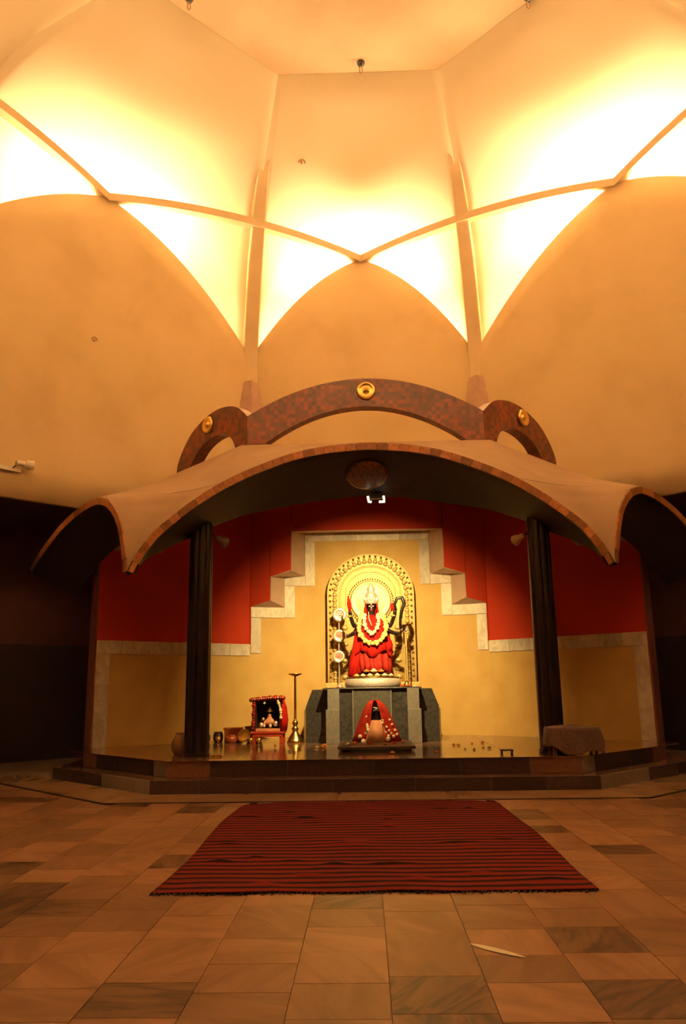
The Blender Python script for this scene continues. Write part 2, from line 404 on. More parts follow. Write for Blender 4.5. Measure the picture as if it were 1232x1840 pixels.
trim_n = 0
for k in range(8):
    v = rib_d[k]; side = Vector((-v.y, v.x, 0)); pts = [rib_pt(k, i) for i in range(len(PROF))]
    fine = smooth_curve(pts, 40)
    nrm = []
    for i in range(40):
        tg = (fine[min(i+1, 39)]-fine[max(i-1, 0)]).normalized(); nrm.append(tg.cross(side).normalized())
    wd = [0.22 + 0.14*min(1, i/22) for i in range(40)]
    sk = 30 if k in (1, 2, 5, 6) else 18
    outv = Vector((v.x, v.y, 1.0))
    cen = [fine[i] + (nrm[i] if nrm[i].dot(outv) > 0 else -nrm[i])*(.30*max(0, 1-i/sk)**(.6 if sk > 20 else 1.0)) for i in range(40)]
    bm = bmesh.new(); sweep_rect(bm, cen, side, nrm, wd, 0.30)
    trim_n += 1
    o = struct(from_bm('trim_%d' % trim_n, bm, M['rib']), 'plaster rib curving up a corner of the hall to the ceiling')
    bv = o.modifiers.new('bev', 'BEVEL'); bv.width = .03; bv.segments = 2
    # flared corbel under the rib foot
    ft = rib_pt(k, 12); d = Vector((v.x, v.y, 0))
    secs = [(9.02, .40, .40), (8.6, .52, .55), (8.1, .66, .68), (7.5, .66, .68), (7.0, .44, .40)]
    verts = []; faces = []
    for z, w, dp in secs:
        c0 = Vector((ft.x, ft.y, z)) - d*0.02
        for (su, sv) in ((-.5, 0.1), (-.5, -.35), (0, -.75), (.5, -.35), (.5, 0.1)):
            verts.append(c0 + side*su*w + d*sv*dp)
    for i in range(len(secs)-1):
        for j in range(5): faces.append((i*5+j, i*5+(j+1) % 5, (i+1)*5+(j+1) % 5, (i+1)*5+j))
    faces.append(tuple(range(5))); faces.append(tuple(range(20, 25)))
    cb = mesh('corbel', verts, faces, M['corbel'], parent=None)
    cb.parent = o

AZ = 12.53
def apex(k):
    a, b, c, t, n, L = facet(k)
    off = {0: .26, 1: .15, 7: .15}.get(k % 8, .2)
    return Vector((c.x, c.y, AZ)) + n*off
for k in range(8):
    A = apex(k); B = apex(k+1); mid = (A+B)/2
    pts = []
    for i in range(25):
        u = i/24; p = A.lerp(B, u); p.z = AZ + .30*(1-(2*u-1)**2); pts.append(p)
    h = (B-A); h.z = 0; h.normalize(); side = Vector((-h.y, h.x, 0))
    bm = bmesh.new(); sweep_rect(bm, pts, side, Vector((0, 0, 1)), .20, .19)
    trim_n += 1
    struct(from_bm('trim_%d' % trim_n, bm, M['rib']), 'slender arched rim beam linking two petal tips')

SIDES = ['front', 'front_right', 'right', 'back_right', 'back', 'back_left', 'left', 'front_left']
LINT = 5.17
for k in range(8):
    a, b, c, t, n, L = facet(k)
    A = apex(k); off = (A-c).dot(n)
    zb = 5.9 if k == 0 else LINT
    nu = 33; nz = 12; verts = []; faces = []
    for j in range(nu):
        u = -1+2*j/(nu-1); tt = 1-abs(u)
        zt = 9.66 + (AZ-9.66)*(tt + .62*tt*(1-tt))
        p = a.lerp(b, j/(nu-1))
        for i in range(nz):
            z = zb + (zt-zb)*i/(nz-1)
            bo = off*max(0, (z-8.5)/(AZ-8.5))*tt
            verts.append(Vector((p.x, p.y, z)) + n*bo)
    for j in range(nu-1):
        for i in range(nz-1): faces.append((j*nz+i, j*nz+i+1, (j+1)*nz+i+1, (j+1)*nz+i))
    o = mesh('wall_'+SIDES[k], verts, faces, M['plaster'], smooth=True)
    so = o.modifiers.new('thick', 'SOLIDIFY'); so.thickness = .12; so.offset = 0
    struct(o, 'plaster hall wall ending in a pointed petal, %s side' % SIDES[k].replace('_', ' '))

# aisle under the lintel: outer wall and its low ceiling
def scale_pt(p, s): return Vector((p.x*s, CY+(p.y-CY)*s, 0))
OUT = [scale_pt(foot(k), 1.36) for k in range(8)]
INN = [Vector((foot(k).x, foot(k).y, 0)) for k in range(8)]
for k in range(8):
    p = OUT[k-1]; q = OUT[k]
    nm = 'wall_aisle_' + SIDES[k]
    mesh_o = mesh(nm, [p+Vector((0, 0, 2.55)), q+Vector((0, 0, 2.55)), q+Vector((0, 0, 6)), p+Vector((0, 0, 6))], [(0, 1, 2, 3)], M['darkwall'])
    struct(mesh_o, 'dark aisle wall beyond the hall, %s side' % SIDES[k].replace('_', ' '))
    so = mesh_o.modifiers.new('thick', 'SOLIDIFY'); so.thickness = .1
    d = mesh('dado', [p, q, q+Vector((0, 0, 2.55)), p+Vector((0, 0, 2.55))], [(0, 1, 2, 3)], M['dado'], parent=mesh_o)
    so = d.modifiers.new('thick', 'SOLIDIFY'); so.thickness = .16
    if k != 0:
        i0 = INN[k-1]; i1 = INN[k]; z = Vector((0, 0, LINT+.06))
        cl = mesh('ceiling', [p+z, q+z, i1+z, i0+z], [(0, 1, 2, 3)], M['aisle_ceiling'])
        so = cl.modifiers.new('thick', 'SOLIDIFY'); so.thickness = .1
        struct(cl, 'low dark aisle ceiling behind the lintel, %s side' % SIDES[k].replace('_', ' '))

# ------------------------------------------------------------------ floor with its slabs
fl = mesh('floor', [(p.x*1.02, p.y, -.012) for p in OUT], [tuple(range(8))], M['grout'])
struct(fl, 'marble slab floor of the hall')
STEP_X, STEP_Y = 3.29, 12.2
LINE_X, LINE_Y = 3.70, 11.33
def inside_border(x, y):     # beyond the black inlay line (towards the altar)
    return y > LINE_Y - .06 and (abs(x) < LINE_X or (y-LINE_Y) > (abs(x)-LINE_X) - .085)
def tile_poly(x0, x1, y0, y1):
    g = .002
    return [(x0+g, y0+g), (x1-g, y0+g), (x1-g, y1-g), (x0+g, y1-g)]
def clip_poly(P, nx, ny, d):   # keep nx*x+ny*y <= d
    out = []
    for i in range(len(P)):
        a = P[i]; b = P[(i+1) % len(P)]
        fa = nx*a[0]+ny*a[1]-d; fb = nx*b[0]+ny*b[1]-d
        if fa <= 0: out.append(a)
        if (fa < 0 < fb) or (fb < 0 < fa):
            t = fa/(fa-fb); out.append((a[0]+(b[0]-a[0])*t, a[1]+(b[1]-a[1])*t))
    return out
tiles = []
xs = -9.0
while xs < 9.0:
    y = 2.2 + random.random()*.4
    while y < 16.0:
        ln = random.choice([.43, .46, .5, .5, .56, .75])
        P = tile_poly(xs, xs+.5, y, y+ln)
        # clip against the altar border: front line y<=LINE_Y-.06 unless outside the 45 degree sides
        cx_ = xs+.25
        if abs(cx_) <= LINE_X - .03: P = clip_poly(P, 0, 1, LINE_Y-.045)
        else:
            s = 1 if cx_ > 0 else -1
            P = clip_poly(P, -s, 1, LINE_Y - LINE_X - .064)
        if len(P) >= 3:
            area_ = abs(sum(P[i][0]*P[(i+1) % len(P)][1]-P[(i+1) % len(P)][0]*P[i][1] for i in range(len(P))))/2
            if area_ > .012: tiles.append(P)
        y += ln
    xs += .5
def in_view(P):
    cx_ = sum(p[0] for p in P)/len(P); cy_ = sum(p[1] for p in P)/len(P)
    d = Vector((cx_, cy_, 0)) - CAMP; z = d.dot(fw)
    if z < .5: return None
    u = d.dot(rt)/z*FPX; v = -d.dot(up)/z*FPX
    if abs(u) > 680 or v > 1010: return None
    if abs(cx_) < 1.45 and 6.7 < cy_ < 11: return None
    return 1.0/(z*z*z)
sc = sorted(((in_view(P) or 0, i) for i, P in enumerate(tiles)), reverse=True)
near = {i for s, i in sc[:300] if s > 0}
fv, ff = [], []
for i, P in enumerate(tiles):
    if i in near:
        cx_ = sum(p[0] for p in P)/len(P); cy_ = sum(p[1] for p in P)/len(P)
        n = len(P)
        verts = [(p[0]-cx_, p[1]-cy_, -.01) for p in P] + [(p[0]-cx_, p[1]-cy_, 0) for p in P]
        faces = [tuple(range(n, 2*n))] + [(j, (j+1) % n, n+(j+1) % n, n+j) for j in range(n)]
        o = mesh('tile', verts, faces, M['tile'], parent=fl, loc=(cx_, cy_, random.uniform(-.0012, 0)))
    else:
        b0 = len(fv); n = len(P)
        fv += [(p[0], p[1], -.01) for p in P] + [(p[0], p[1], 0) for p in P]
        ff.append(tuple(range(b0+n, b0+2*n)))
        ff += [(b0+j, b0+(j+1) % n, b0+n+(j+1) % n, b0+n+j) for j in range(n)]
tag(mesh('tile_field', fv, ff, M['tile_far'], parent=fl), kind='stuff')
# black inlay line
bm = bmesh.new(); w = .05
path = [Vector((-LINE_X-3.2, LINE_Y+3.2, -.002)), Vector((-LINE_X, LINE_Y, -.002)), Vector((LINE_X, LINE_Y, -.002)), Vector((LINE_X+3.2, LINE_Y+3.2, -.002))]
sid = [Vector((1, 1, 0)).normalized(), Vector((.383, .924, 0))*1.08, Vector((-.383, .924, 0))*1.08, Vector((-1, 1, 0)).normalized()]
sweep_rect(bm, path, sid, Vector((0, 0, 1)), [.075, .055, .055, .075], .010)
struct(from_bm('trim_%d' % (trim_n+1), bm, M['inlay']), 'black stone line inlaid in the floor around the altar steps')
# border slabs between line and step
def border_slab(P):
    cx_ = sum(p[0] for p in P)/len(P); cy_ = sum(p[1] for p in P)/len(P); n = len(P)
    verts = [(p[0]-cx_, p[1]-cy_, -.01) for p in P] + [(p[0]-cx_, p[1]-cy_, 0) for p in P]
    faces = [tuple(range(n, 2*n))] + [(j, (j+1) % n, n+(j+1) % n, n+j) for j in range(n)]
    mesh('border_slab', verts, faces, M['border'], parent=fl, loc=(cx_, cy_, .0015))
nb = 7
for i in range(nb):
    f0 = -1+2*i/nb; f1 = -1+2*(i+1)/nb
    border_slab([(f0*LINE_X+.004, LINE_Y+.03), (f1*LINE_X-.004, LINE_Y+.03), (f1*(STEP_X+.01)-.004, STEP_Y+.02), (f0*(STEP_X+.01)+.004, STEP_Y+.02)])
for s in (-1, 1):
    for i in range(4):
        f0, f1 = i*.8, (i+1)*.8
        P = [(s*(LINE_X+f0), LINE_Y+f0+.045), (s*(LINE_X+f1-.006), LINE_Y+f1+.039), (s*(STEP_X+f1-.006), STEP_Y+f1+.015), (s*(STEP_X+f0), STEP_Y+f0+.02)]
        border_slab(P if s > 0 else P[::-1])

# ------------------------------------------------------------------ altar platform
plat = empty('altar_platform', (0, 14.5, 0)); PO = Vector((0, 14.5, 0))
tag(plat, 'two-step stone altar platform with dark granite risers and chamfered corners', 'platform')
def poly_prism(name, P, z0, z1, mat, parent, org):
    bm = bmesh.new(); bm_prism(bm, [Vector((p[0], p[1], z0))-org for p in P], (0, 0, z1-z0)); return from_bm(name, bm, mat, parent)
TRD = .36
s1 = [(-STEP_X, STEP_Y), (STEP_X, STEP_Y), (STEP_X+2.35, STEP_Y+2.35), (STEP_X+2.35, 16.5), (-STEP_X-2.35, 16.5), (-STEP_X-2.35, STEP_Y+2.35)]
k_ = TRD*.414
X2, Y2 = STEP_X-k_, STEP_Y+TRD
s2 = [(-X2, Y2), (X2, Y2), (X2+1.95, Y2+1.95), (X2+1.95, 15.6), (2.9, 18.6), (-2.9, 18.6), (-X2-1.95, 15.6), (-X2-1.95, Y2+1.95)]
poly_prism('step_core', [(p[0]*.996, p[1]+.02) for p in s1], 0.0, .195, M['platform_top'], plat, PO)
poly_prism('platform_core', [(p[0]*.996, p[1]+.02) for p in s2], .1955, .43, M['platform_top'], plat, PO)
# top slabs of the platform
rows = [Y2-.03, 13.4, 14.3, 15.2, 16.1, 17.0, 17.9, 18.6]
for r0, r1 in zip(rows, rows[1:]):
    x = -5.4
    while x < 5.4:
        x1 = x + 1.08
        P = [(x+.003, r0+.003), (x1-.003, r0+.003), (x1-.003, r1-.003), (x+.003, r1-.003)]
        for s in (-1, 1):
            P = clip_poly(P, s*.7071, -.7071, (X2*.7071 - Y2*.7071) + .02) if len(P) > 2 else P
            P = clip_poly(P, s*.75, .66, .75*5.27+.66*15.4) if len(P) > 2 else P
        if len(P) > 2: poly_prism('top_slab', P, .4305, .44, M['platform_top'], plat, PO)
        x = x1
def risers(x0, y0, z0, z1, pieces, side_len, side_pieces, th=.03):
    """front riser cut at given x fractions, then the two 45 degree sides"""
    for (xa, xb, mt) in pieces:
        bm = bmesh.new(); bm_box(bm, ((xa+xb)/2, y0+th/2-PO.y, (z0+z1)/2), (xb-xa-.006, th, z1-z0-.004), bev=.004)
        from_bm('riser_slab', bm, M[mt], plat)
    for s in (-1, 1):
        d = Vector((s*.7071, .7071, 0)); nn = Vector((s*.7071, -.7071, 0)); p0 = Vector((s*x0, y0, 0))
        for (fa, fb, mt) in side_pieces:
            a = p0 + d*fa*side_len; b = p0 + d*fb*side_len; c = (a+b)/2 - nn*th/2
            bm = bmesh.new(); m = Matrix.Rotation(s*PI/4, 3, 'Z')
            bm_box(bm, c-PO+Vector((0, 0, (z0+z1)/2)), ((b-a).length-.006, th, z1-z0-.004), m=m, bev=.004)
            from_bm('riser_slab', bm, M[mt], plat)
risers(STEP_X, STEP_Y, .0, .197, [(-STEP_X, -2.55, 'plinth_dark'), (-2.55, -1.7, 'plinth_dark'), (-1.7, -.6, 'plinth_dark'), (-.6, .6, 'plinth_dark'), (.6, 1.7, 'plinth_dark'), (1.7, 2.5, 'plinth_dark'), (2.5, STEP_X, 'plinth_dark')],
       3.3, [(0, .13, 'plinth_grey'), (.13, .45, 'plinth_grey'), (.45, .75, 'plinth_dark'), (.75, 1, 'plinth_dark')])
risers(X2, Y2, .1975, .438, [(-X2, -2.55, 'plinth_brown'), (-2.55, -2.47, 'plinth_brown'), (-2.47, -1.3, 'plinth_dark'), (-1.3, 0, 'plinth_dark'), (0, 1.3, 'plinth_dark'), (1.3, 2.35, 'plinth_dark'), (2.35, X2, 'plinth_brown')],
       2.75, [(0, .13, 'plinth_grey'), (.13, .55, 'plinth_dark'), (.55, .82, 'plinth_dark'), (.82, 1, 'plinth_brown')])

# ------------------------------------------------------------------ niche walls
PT = .44
P0 = {s: Vector((s*5.25, 15.4, 0)) for s in (-1, 1)}
P1 = {s: Vector((s*2.63, 17.7, 0)) for s in (-1, 1)}
P2 = {s: Vector((s*1.27, 18.3, 0)) for s in (-1, 1)}
BZ0, BZ1 = 2.20, 2.45
ZV = lambda z: Vector((0, 0, z))
nw = {}
for s in (-1, 1):
    d = (P1[s]-P0[s]).normalized(); nin = Vector((-s*abs(d.y), -abs(d.x), 0))
    nout = -nin*.28
    # red upper part with its top falling towards the free end
    bm = bmesh.new()
    pr = [P0[s]+ZV(BZ0), P1[s]+ZV(BZ0), P1[s]+ZV(5.8), P0[s]+d*1.2+ZV(5.0), P0[s]+ZV(4.35)]
    bm_prism(bm, pr, nout)
    w = struct(from_bm('wall_niche_%s' % ('right' if s > 0 else 'left'), bm, M['red']), 'angled red niche wall over a yellow stone dado, %s of the altar' % ('right' if s > 0 else 'left'))
    nw[s] = w
    bm = bmesh.new(); bm_prism(bm, [P0[s]+ZV(.441), P1[s]+ZV(.441), P1[s]+ZV(BZ0), P0[s]+ZV(BZ0)], nout)
    from_bm('dado', bm, M['yellow'], w)
    # marble band slabs and end strip
    Lw = (P1[s]-P0[s]).length; nsl = 7
    rz = math.atan2(d.y, d.x)
    for i in range(nsl):
        a = P0[s] + d*Lw*i/nsl; b = P0[s] + d*Lw*(i+1)/nsl; c = (a+b)/2 + nin*.008
        bm = bmesh.new(); bm_box(bm, (0, 0, 0), (Lw/nsl-.005, .03, BZ1-BZ0), bev=.003)
        o = from_bm('marble_slab', bm, M['marble'], w, loc=c+ZV((BZ0+BZ1)/2)); o.rotation_euler = (0, 0, rz)
    for i in range(3):
        h = (BZ0-PT)/3; c = P0[s] + d*.14 + nin*.008
        bm = bmesh.new(); bm_box(bm, (0, 0, 0), (.27, .03, h-.005), bev=.003)
        o = from_bm('marble_slab', bm, M['marble'], w, loc=c+ZV(PT+h*(i+.5))); o.rotation_euler = (0, 0, rz)
    # end pilaster of the wall (dark red return)
    bm = bmesh.new()
    a = P0[s]; e = -d*.035
    bm_prism(bm, [a+ZV(PT), a+nout+ZV(PT), a+nout+ZV(4.3), a+ZV(4.3)], e)
    from_bm('end_return', bm, mk('return_paint', [(.16, .05, .03), (.2, .065, .04)], 4, .7), w)
# recessed yellow back with centre panel
bm = bmesh.new()
loop = [P1[-1], P2[-1], P2[1], P1[1]]
top = 5.2
bm_strip(bm, [p+ZV(.441) for p in loop], [p+ZV(top) for p in loop])
wb = from_bm('wall_niche_back', bm, M['yellow']); struct(wb, 'recessed yellow stone wall behind the idol framed by stepped marble')
so = wb.modifiers.new('thick', 'SOLIDIFY'); so.thickness = .12; so.offset = 1
# red plane in front with a stepped opening; outlines read off the photograph (left), mirrored
Q = lambda px, py: at_plane(px, py, P1[-1], Vector((-(P2[-1]-P1[-1]).y, (P2[-1]-P1[-1]).x, 0)))
fr_px = [(450, 1090, 17.68), (485, 1079, 17.55), (486, 1036, 17.55), (523, 1024, 17.42), (524, 954.5, 17.40)]
frL = [at_y(*q) for q in fr_px]
bk_px = [(450, 1091.5), (510.6, 1091.5), (510.6, 1034.5), (547.6, 1034.5), (547.6, 957)]
bkL = [Q(*q) for q in bk_px]
mir = lambda v: Vector((-v.x, v.y, v.z))
bm = bmesh.new(); ZT = 5.8
def strip_red(a, b):
    aa = Vector((a.x, a.y, ZT)); bb = Vector((b.x, b.y, ZT))
    f = bm.faces.new([bm.verts.new(p) for p in (a, b, bb, aa)])
for sgn in (1, -1):
    F = frL if sgn > 0 else [mir(v) for v in frL]
    Pa = Vector((P1[-1].x*sgn, P1[-1].y, 2.45))
    strip_red(Pa, Vector((F[0].x, F[0].y, 2.45)))
    strip_red(F[0], F[1]); strip_red(F[2], F[3])
strip_red(frL[4], mir(frL[4]))
wr = from_bm('wall_niche_upper', bm, M['red']); struct(wr, 'red upper niche wall cut by a stepped opening')
so = wr.modifiers.new('thick', 'SOLIDIFY'); so.thickness = .02
bm = bmesh.new()
for sgn in (1, -1):
    F = frL if sgn > 0 else [mir(v) for v in frL]; B = bkL if sgn > 0 else [mir(v) for v in bkL]
    for i in range(4):
        bm.faces.new([bm.verts.new(p) for p in (F[i], F[i+1], B[i+1], B[i])])
bm.faces.new([bm.verts.new(p) for p in (frL[4], mir(frL[4]), mir(bkL[4]), bkL[4])])
rv = from_bm('reveal', bm, M['reveal'], wr)
so = rv.modifiers.new('thick', 'SOLIDIFY'); so.thickness = .012
# stepped marble frame slabs
qd = (P2[-1]-P1[-1]).normalized()
def frame_slab(x0, y0, x1, y1, plane='Q'):
    a = Q(x0, y1); b = Q(x1, y1); c = Q(x1, y0); e = Q(x0, y0)
    # square the corners up: constant heights
    zl = (a.z+b.z)/2; zh = (c.z+e.z)/2; xl = (a+e)/2; xr = (b+c)/2
    for sgn in (1, -1):
        pl = Vector((xl.x*sgn, xl.y, 0)); pr_ = Vector((xr.x*sgn, xr.y, 0)); dd = (pr_-pl)
        nin = Vector((dd.y, -dd.x, 0)).normalized()
        if nin.y > 0: nin = -nin
        bm = bmesh.new(); bm_box(bm, (0, 0, 0), (dd.length-.004, .03, zh-zl-.004), bev=.003)
        o = from_bm('marble_slab', bm, M['marble'], wb, loc=(pl+pr_)/2+nin*.008+ZV((zl+zh)/2)); o.rotation_euler = (0, 0, math.atan2(dd.y, dd.x))
frame_slab(450, 1110, 468, 1174)
frame_slab(450, 1091.5, 510.6, 1110)
frame_slab(510.6, 1053, 529, 1110)
frame_slab(510.6, 1034.5, 547.6, 1053)
frame_slab(547.6, 973, 566, 1053)
frame_slab(547.6, 957, 566, 973)
zt1 = Q(560, 957).z; zt0 = Q(560, 973).z
for i in range(5):
    wx = 2*1.27/5; bm = bmesh.new(); bm_box(bm, (0, 0, 0), (wx-.004, .03, zt1-zt0), bev=.003)
    from_bm('marble_slab', bm, M['marble'], wb, loc=(-1.27+wx*(i+.5), 18.292, (zt0+zt1)/2))
# niche ceiling
nc = mesh('ceiling', [(-2.2, 14.4, 5.80), (2.2, 14.4, 5.80), (4.3, 16.5, 5.80), (2.7, 19.3, 5.80), (-2.7, 19.3, 5.80), (-4.3, 16.5, 5.80)], [(0, 1, 2, 3, 4, 5)], M['darkwall'])
struct(nc, 'dark ceiling of the altar niche under the canopy')
so = nc.modifiers.new('thick', 'SOLIDIFY'); so.thickness = .05

# ------------------------------------------------------------------ canopy
CO = Vector((0, 13.4, 3.3))
can = empty('altar_canopy', CO); tag(can, 'scalloped plaster canopy roof over the altar with a dark tiled underside', 'canopy')
FY = 12.4
ET = [(0, 5.372), (.45, 5.345), (.75, 5.31), (1.25, 5.205), (1.9, 4.965), (2.4, 4.725), (2.83, 4.45), (3.12, 4.225), (3.42, 3.97), (3.63, 3.70), (3.75, 3.49), (3.82, 3.34)]
IT = [(0, 4.735), (.49, 4.70), (.8, 4.665), (1.3, 4.59), (2.05, 4.455), (2.3, 4.375), (2.68, 4.235), (3.04, 3.975), (3.31, 3.775), (3.56, 3.55), (3.70, 3.38), (3.80, 3.31)]
def y_in(x):
    t = min(max((abs(x)-2.6)/1.22, 0), 1); t = t*t*(3-2*t); return 13.45-1.0*t
half = smooth_curve([Vector((x, FY, z)) for x, z in ET], 60)
front_top = [Vector((-p.x, p.y, p.z)) for p in reversed(half)] + half[1:]
halfi = smooth_curve([Vector((x, y_in(x), z)) for x, z in IT], 60)
front_in = [Vector((-p.x, p.y, p.z)) for p in reversed(halfi)] + halfi[1:]
THK = .125
def lower(pts, th):   # offset a curve downwards along its normal
    out = []
    for i, p in enumerate(pts):
        t = (pts[min(i+1, len(pts)-1)]-pts[max(i-1, 0)]).normalized()
        h = Vector((t.x, t.y, 0)); hl = h.length
        nd = Vector((h.x/hl*t.z, h.y/hl*t.z, -hl)) if hl > 1e-6 else Vector((0, 0, -1))
        out.append(p + nd*th)
    return out
front_bot = lower(front_top, THK)
# pull the tips together
for i in (0, -1): front_bot[i] = front_top[i] + Vector((0, 0, -.06))
ST = [(3.82, 3.34), (3.855, 3.62), (3.93, 3.96), (4.03, 4.24), (4.16, 4.45), (4.34, 4.63), (4.58, 4.73), (4.80, 4.735), (5.05, 4.69), (5.35, 4.60), (5.65, 4.465), (5.95, 4.28), (6.2, 4.10), (6.5, 3.84)]
def side_curve(s, n=60):
    return smooth_curve([Vector((s*x, FY+(x-3.82), z)) for x, z in ST], n)
bm = bmesh.new()
# front barrel between the edge arch and the ridge, ridge ring further back
RC = Vector((2.38, 14.6, 6.06)); RE = Vector((4.95, 17.15, 5.93))
zp = 4.735
iF = [i for i, p in enumerate(front_top) if p.z >= zp]
mid = [front_top[i] for i in iF]
xz = interp(sorted([(p.z, p.x) for p in front_top if p.x > 0]), zp)
mid = [Vector((-xz, FY, zp))] + mid + [Vector((xz, FY, zp))]
n = len(mid)
NR = 8
rows_ = []
for r in range(NR+1):
    v = r/NR; row = []
    for i, p in enumerate(mid):
        f = p.x/xz; q = Vector((f*RC.x, RC.y, RC.z))
        w = p.lerp(q, v)
        row.append(w)
    rows_.append(row)
for A, B in zip(rows_, rows_[1:]): bm_strip(bm, A, B)
for s in (-1, 1):
    S = side_curve(s, 80)
    ip = max(range(len(S)), key=lambda i: S[i].z); pk = S[ip]
    Fp = mid[-1] if s > 0 else mid[0]
    rc = Vector((s*RC.x, RC.y, RC.z)); re_ = Vector((s*RE.x, RE.y, RE.z))
    # side facet between ridge and barrel crest
    # corner conoid: level lines from the side scallop to the front arch
    Fl = [p for p in front_top if p.x*s > 0 and p.z <= zp+1e-3]
    Ft = sorted([(p.z, p.x*s) for p in Fl if p.z < zp-.004] + [(zp, xz)]); Stb = sorted([(S[i].z, S[i].x*s) for i in range(ip+1)])
    prevr = None
    for r in range(31):
        z = 3.34 + (zp-3.34)*(r/30)
        xf = interp(Ft, z); xs_ = interp(Stb, z)
        A = Vector((s*xf, FY, z)); B = Vector((s*xs_, FY+xs_-3.82, z))
        row = []
        for i in range(9):
            u = i/8; p = A.lerp(B, u); p += Vector((s*-.35, .85, 0))*(.28*math.sin(PI*u)*min(1, (B-A).length/1.5)); row.append(p)
        if r == 30: a_top = row
        if prevr: bm_strip(bm, prevr, row)
        prevr = row
    a0 = [p + Vector((0, 0, .004 if i_ else 0)) for i_, p in enumerate(a_top)]; a1 = [rc.lerp(re_, i/8) for i in range(9)]
    prevr = a0
    for r in range(1, NR+1):
        v = r/NR; cur = [p.lerp(q, v) for p, q in zip(a0, a1)]; bm_strip(bm, prevr, cur); prevr = cur
    # outer half of the side barrel
    T = S[ip:]
    back = [Vector((p.x - s*.7*2.4, p.y + .7*2.4, p.z)) for p in T]
    bm_strip(bm, T, back)
bmesh.ops.remove_doubles(bm, verts=bm.verts, dist=.002)
for v in bm.verts: v.co -= CO
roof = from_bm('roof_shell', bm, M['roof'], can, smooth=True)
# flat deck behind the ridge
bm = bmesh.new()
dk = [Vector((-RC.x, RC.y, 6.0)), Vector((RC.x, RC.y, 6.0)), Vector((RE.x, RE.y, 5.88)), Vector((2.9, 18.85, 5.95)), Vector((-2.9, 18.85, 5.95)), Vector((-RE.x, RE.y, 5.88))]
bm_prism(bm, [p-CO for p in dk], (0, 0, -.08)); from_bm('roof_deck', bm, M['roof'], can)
# edge band behind the tiles, underside
bm = bmesh.new()
bm_strip(bm, [p+Vector((0, .02, -.01))-CO for p in front_top], [p+Vector((0, .02, 0))-CO for p in front_bot])
for s in (-1, 1):
    S = side_curve(s, 60); nn = Vector((-s*.7071, .7071, 0))*.02
    Sb = lower(S, THK)
    Sb[0] = S[0]+Vector((0, 0, -.06))
    bm_strip(bm, [p+nn-CO for p in S], [p+nn-CO for p in Sb])
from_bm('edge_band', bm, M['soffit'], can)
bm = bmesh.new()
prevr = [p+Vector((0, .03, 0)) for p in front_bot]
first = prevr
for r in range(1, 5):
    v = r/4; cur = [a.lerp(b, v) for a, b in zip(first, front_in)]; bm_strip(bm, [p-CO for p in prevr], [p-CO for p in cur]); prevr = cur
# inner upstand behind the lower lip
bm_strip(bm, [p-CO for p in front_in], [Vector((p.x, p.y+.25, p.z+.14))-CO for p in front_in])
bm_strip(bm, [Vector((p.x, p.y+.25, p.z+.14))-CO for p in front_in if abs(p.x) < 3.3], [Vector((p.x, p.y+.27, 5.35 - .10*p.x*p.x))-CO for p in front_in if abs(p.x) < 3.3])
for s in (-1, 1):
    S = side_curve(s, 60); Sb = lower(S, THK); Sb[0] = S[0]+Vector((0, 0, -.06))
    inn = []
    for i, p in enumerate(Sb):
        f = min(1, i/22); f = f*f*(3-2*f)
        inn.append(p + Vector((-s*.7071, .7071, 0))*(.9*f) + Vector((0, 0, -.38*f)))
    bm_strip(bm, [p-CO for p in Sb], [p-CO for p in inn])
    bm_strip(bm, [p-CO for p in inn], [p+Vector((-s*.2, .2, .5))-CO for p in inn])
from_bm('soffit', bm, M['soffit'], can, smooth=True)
# edge tiles, one by one
def edge_tiles(pts, nt, horiz, outn):
    rs, L = arc_resample(pts, nt+1); tl = L/nt
    me = None
    for i in range(nt):
        a, b = rs[i], rs[i+1]; c = (a+b)/2; t = (b-a).normalized(); upv = outn.cross(t)
        if upv.z < 0: upv = -upv
        if me is None:
            bm = bmesh.new(); bm_box(bm, (0, 0, 0), (1, 1, 1))
            me = bpy.data.meshes.new('edge_tile'); bm.to_mesh(me); bm.free(); me.materials.append(M['edge_tile'])
        o = new_obj('edge_tile', me, can)
        x = t; y = -outn; z = x.cross(y)
        th = THK
        if i in (0, nt-1): th = THK*.7
        m = Matrix((x*(tl*.95), y*.035, z*(th-.006))).transposed().to_4x4()
        m.translation = c - CO - upv*(THK/2) + outn*.004
        o.matrix_local = m
edge_tiles(front_top, 52, True, Vector((0, -1, 0)))
for s in (-1, 1): edge_tiles(side_curve(s, 80), 22, False, Vector((s*.7071, -.7071, 0)))
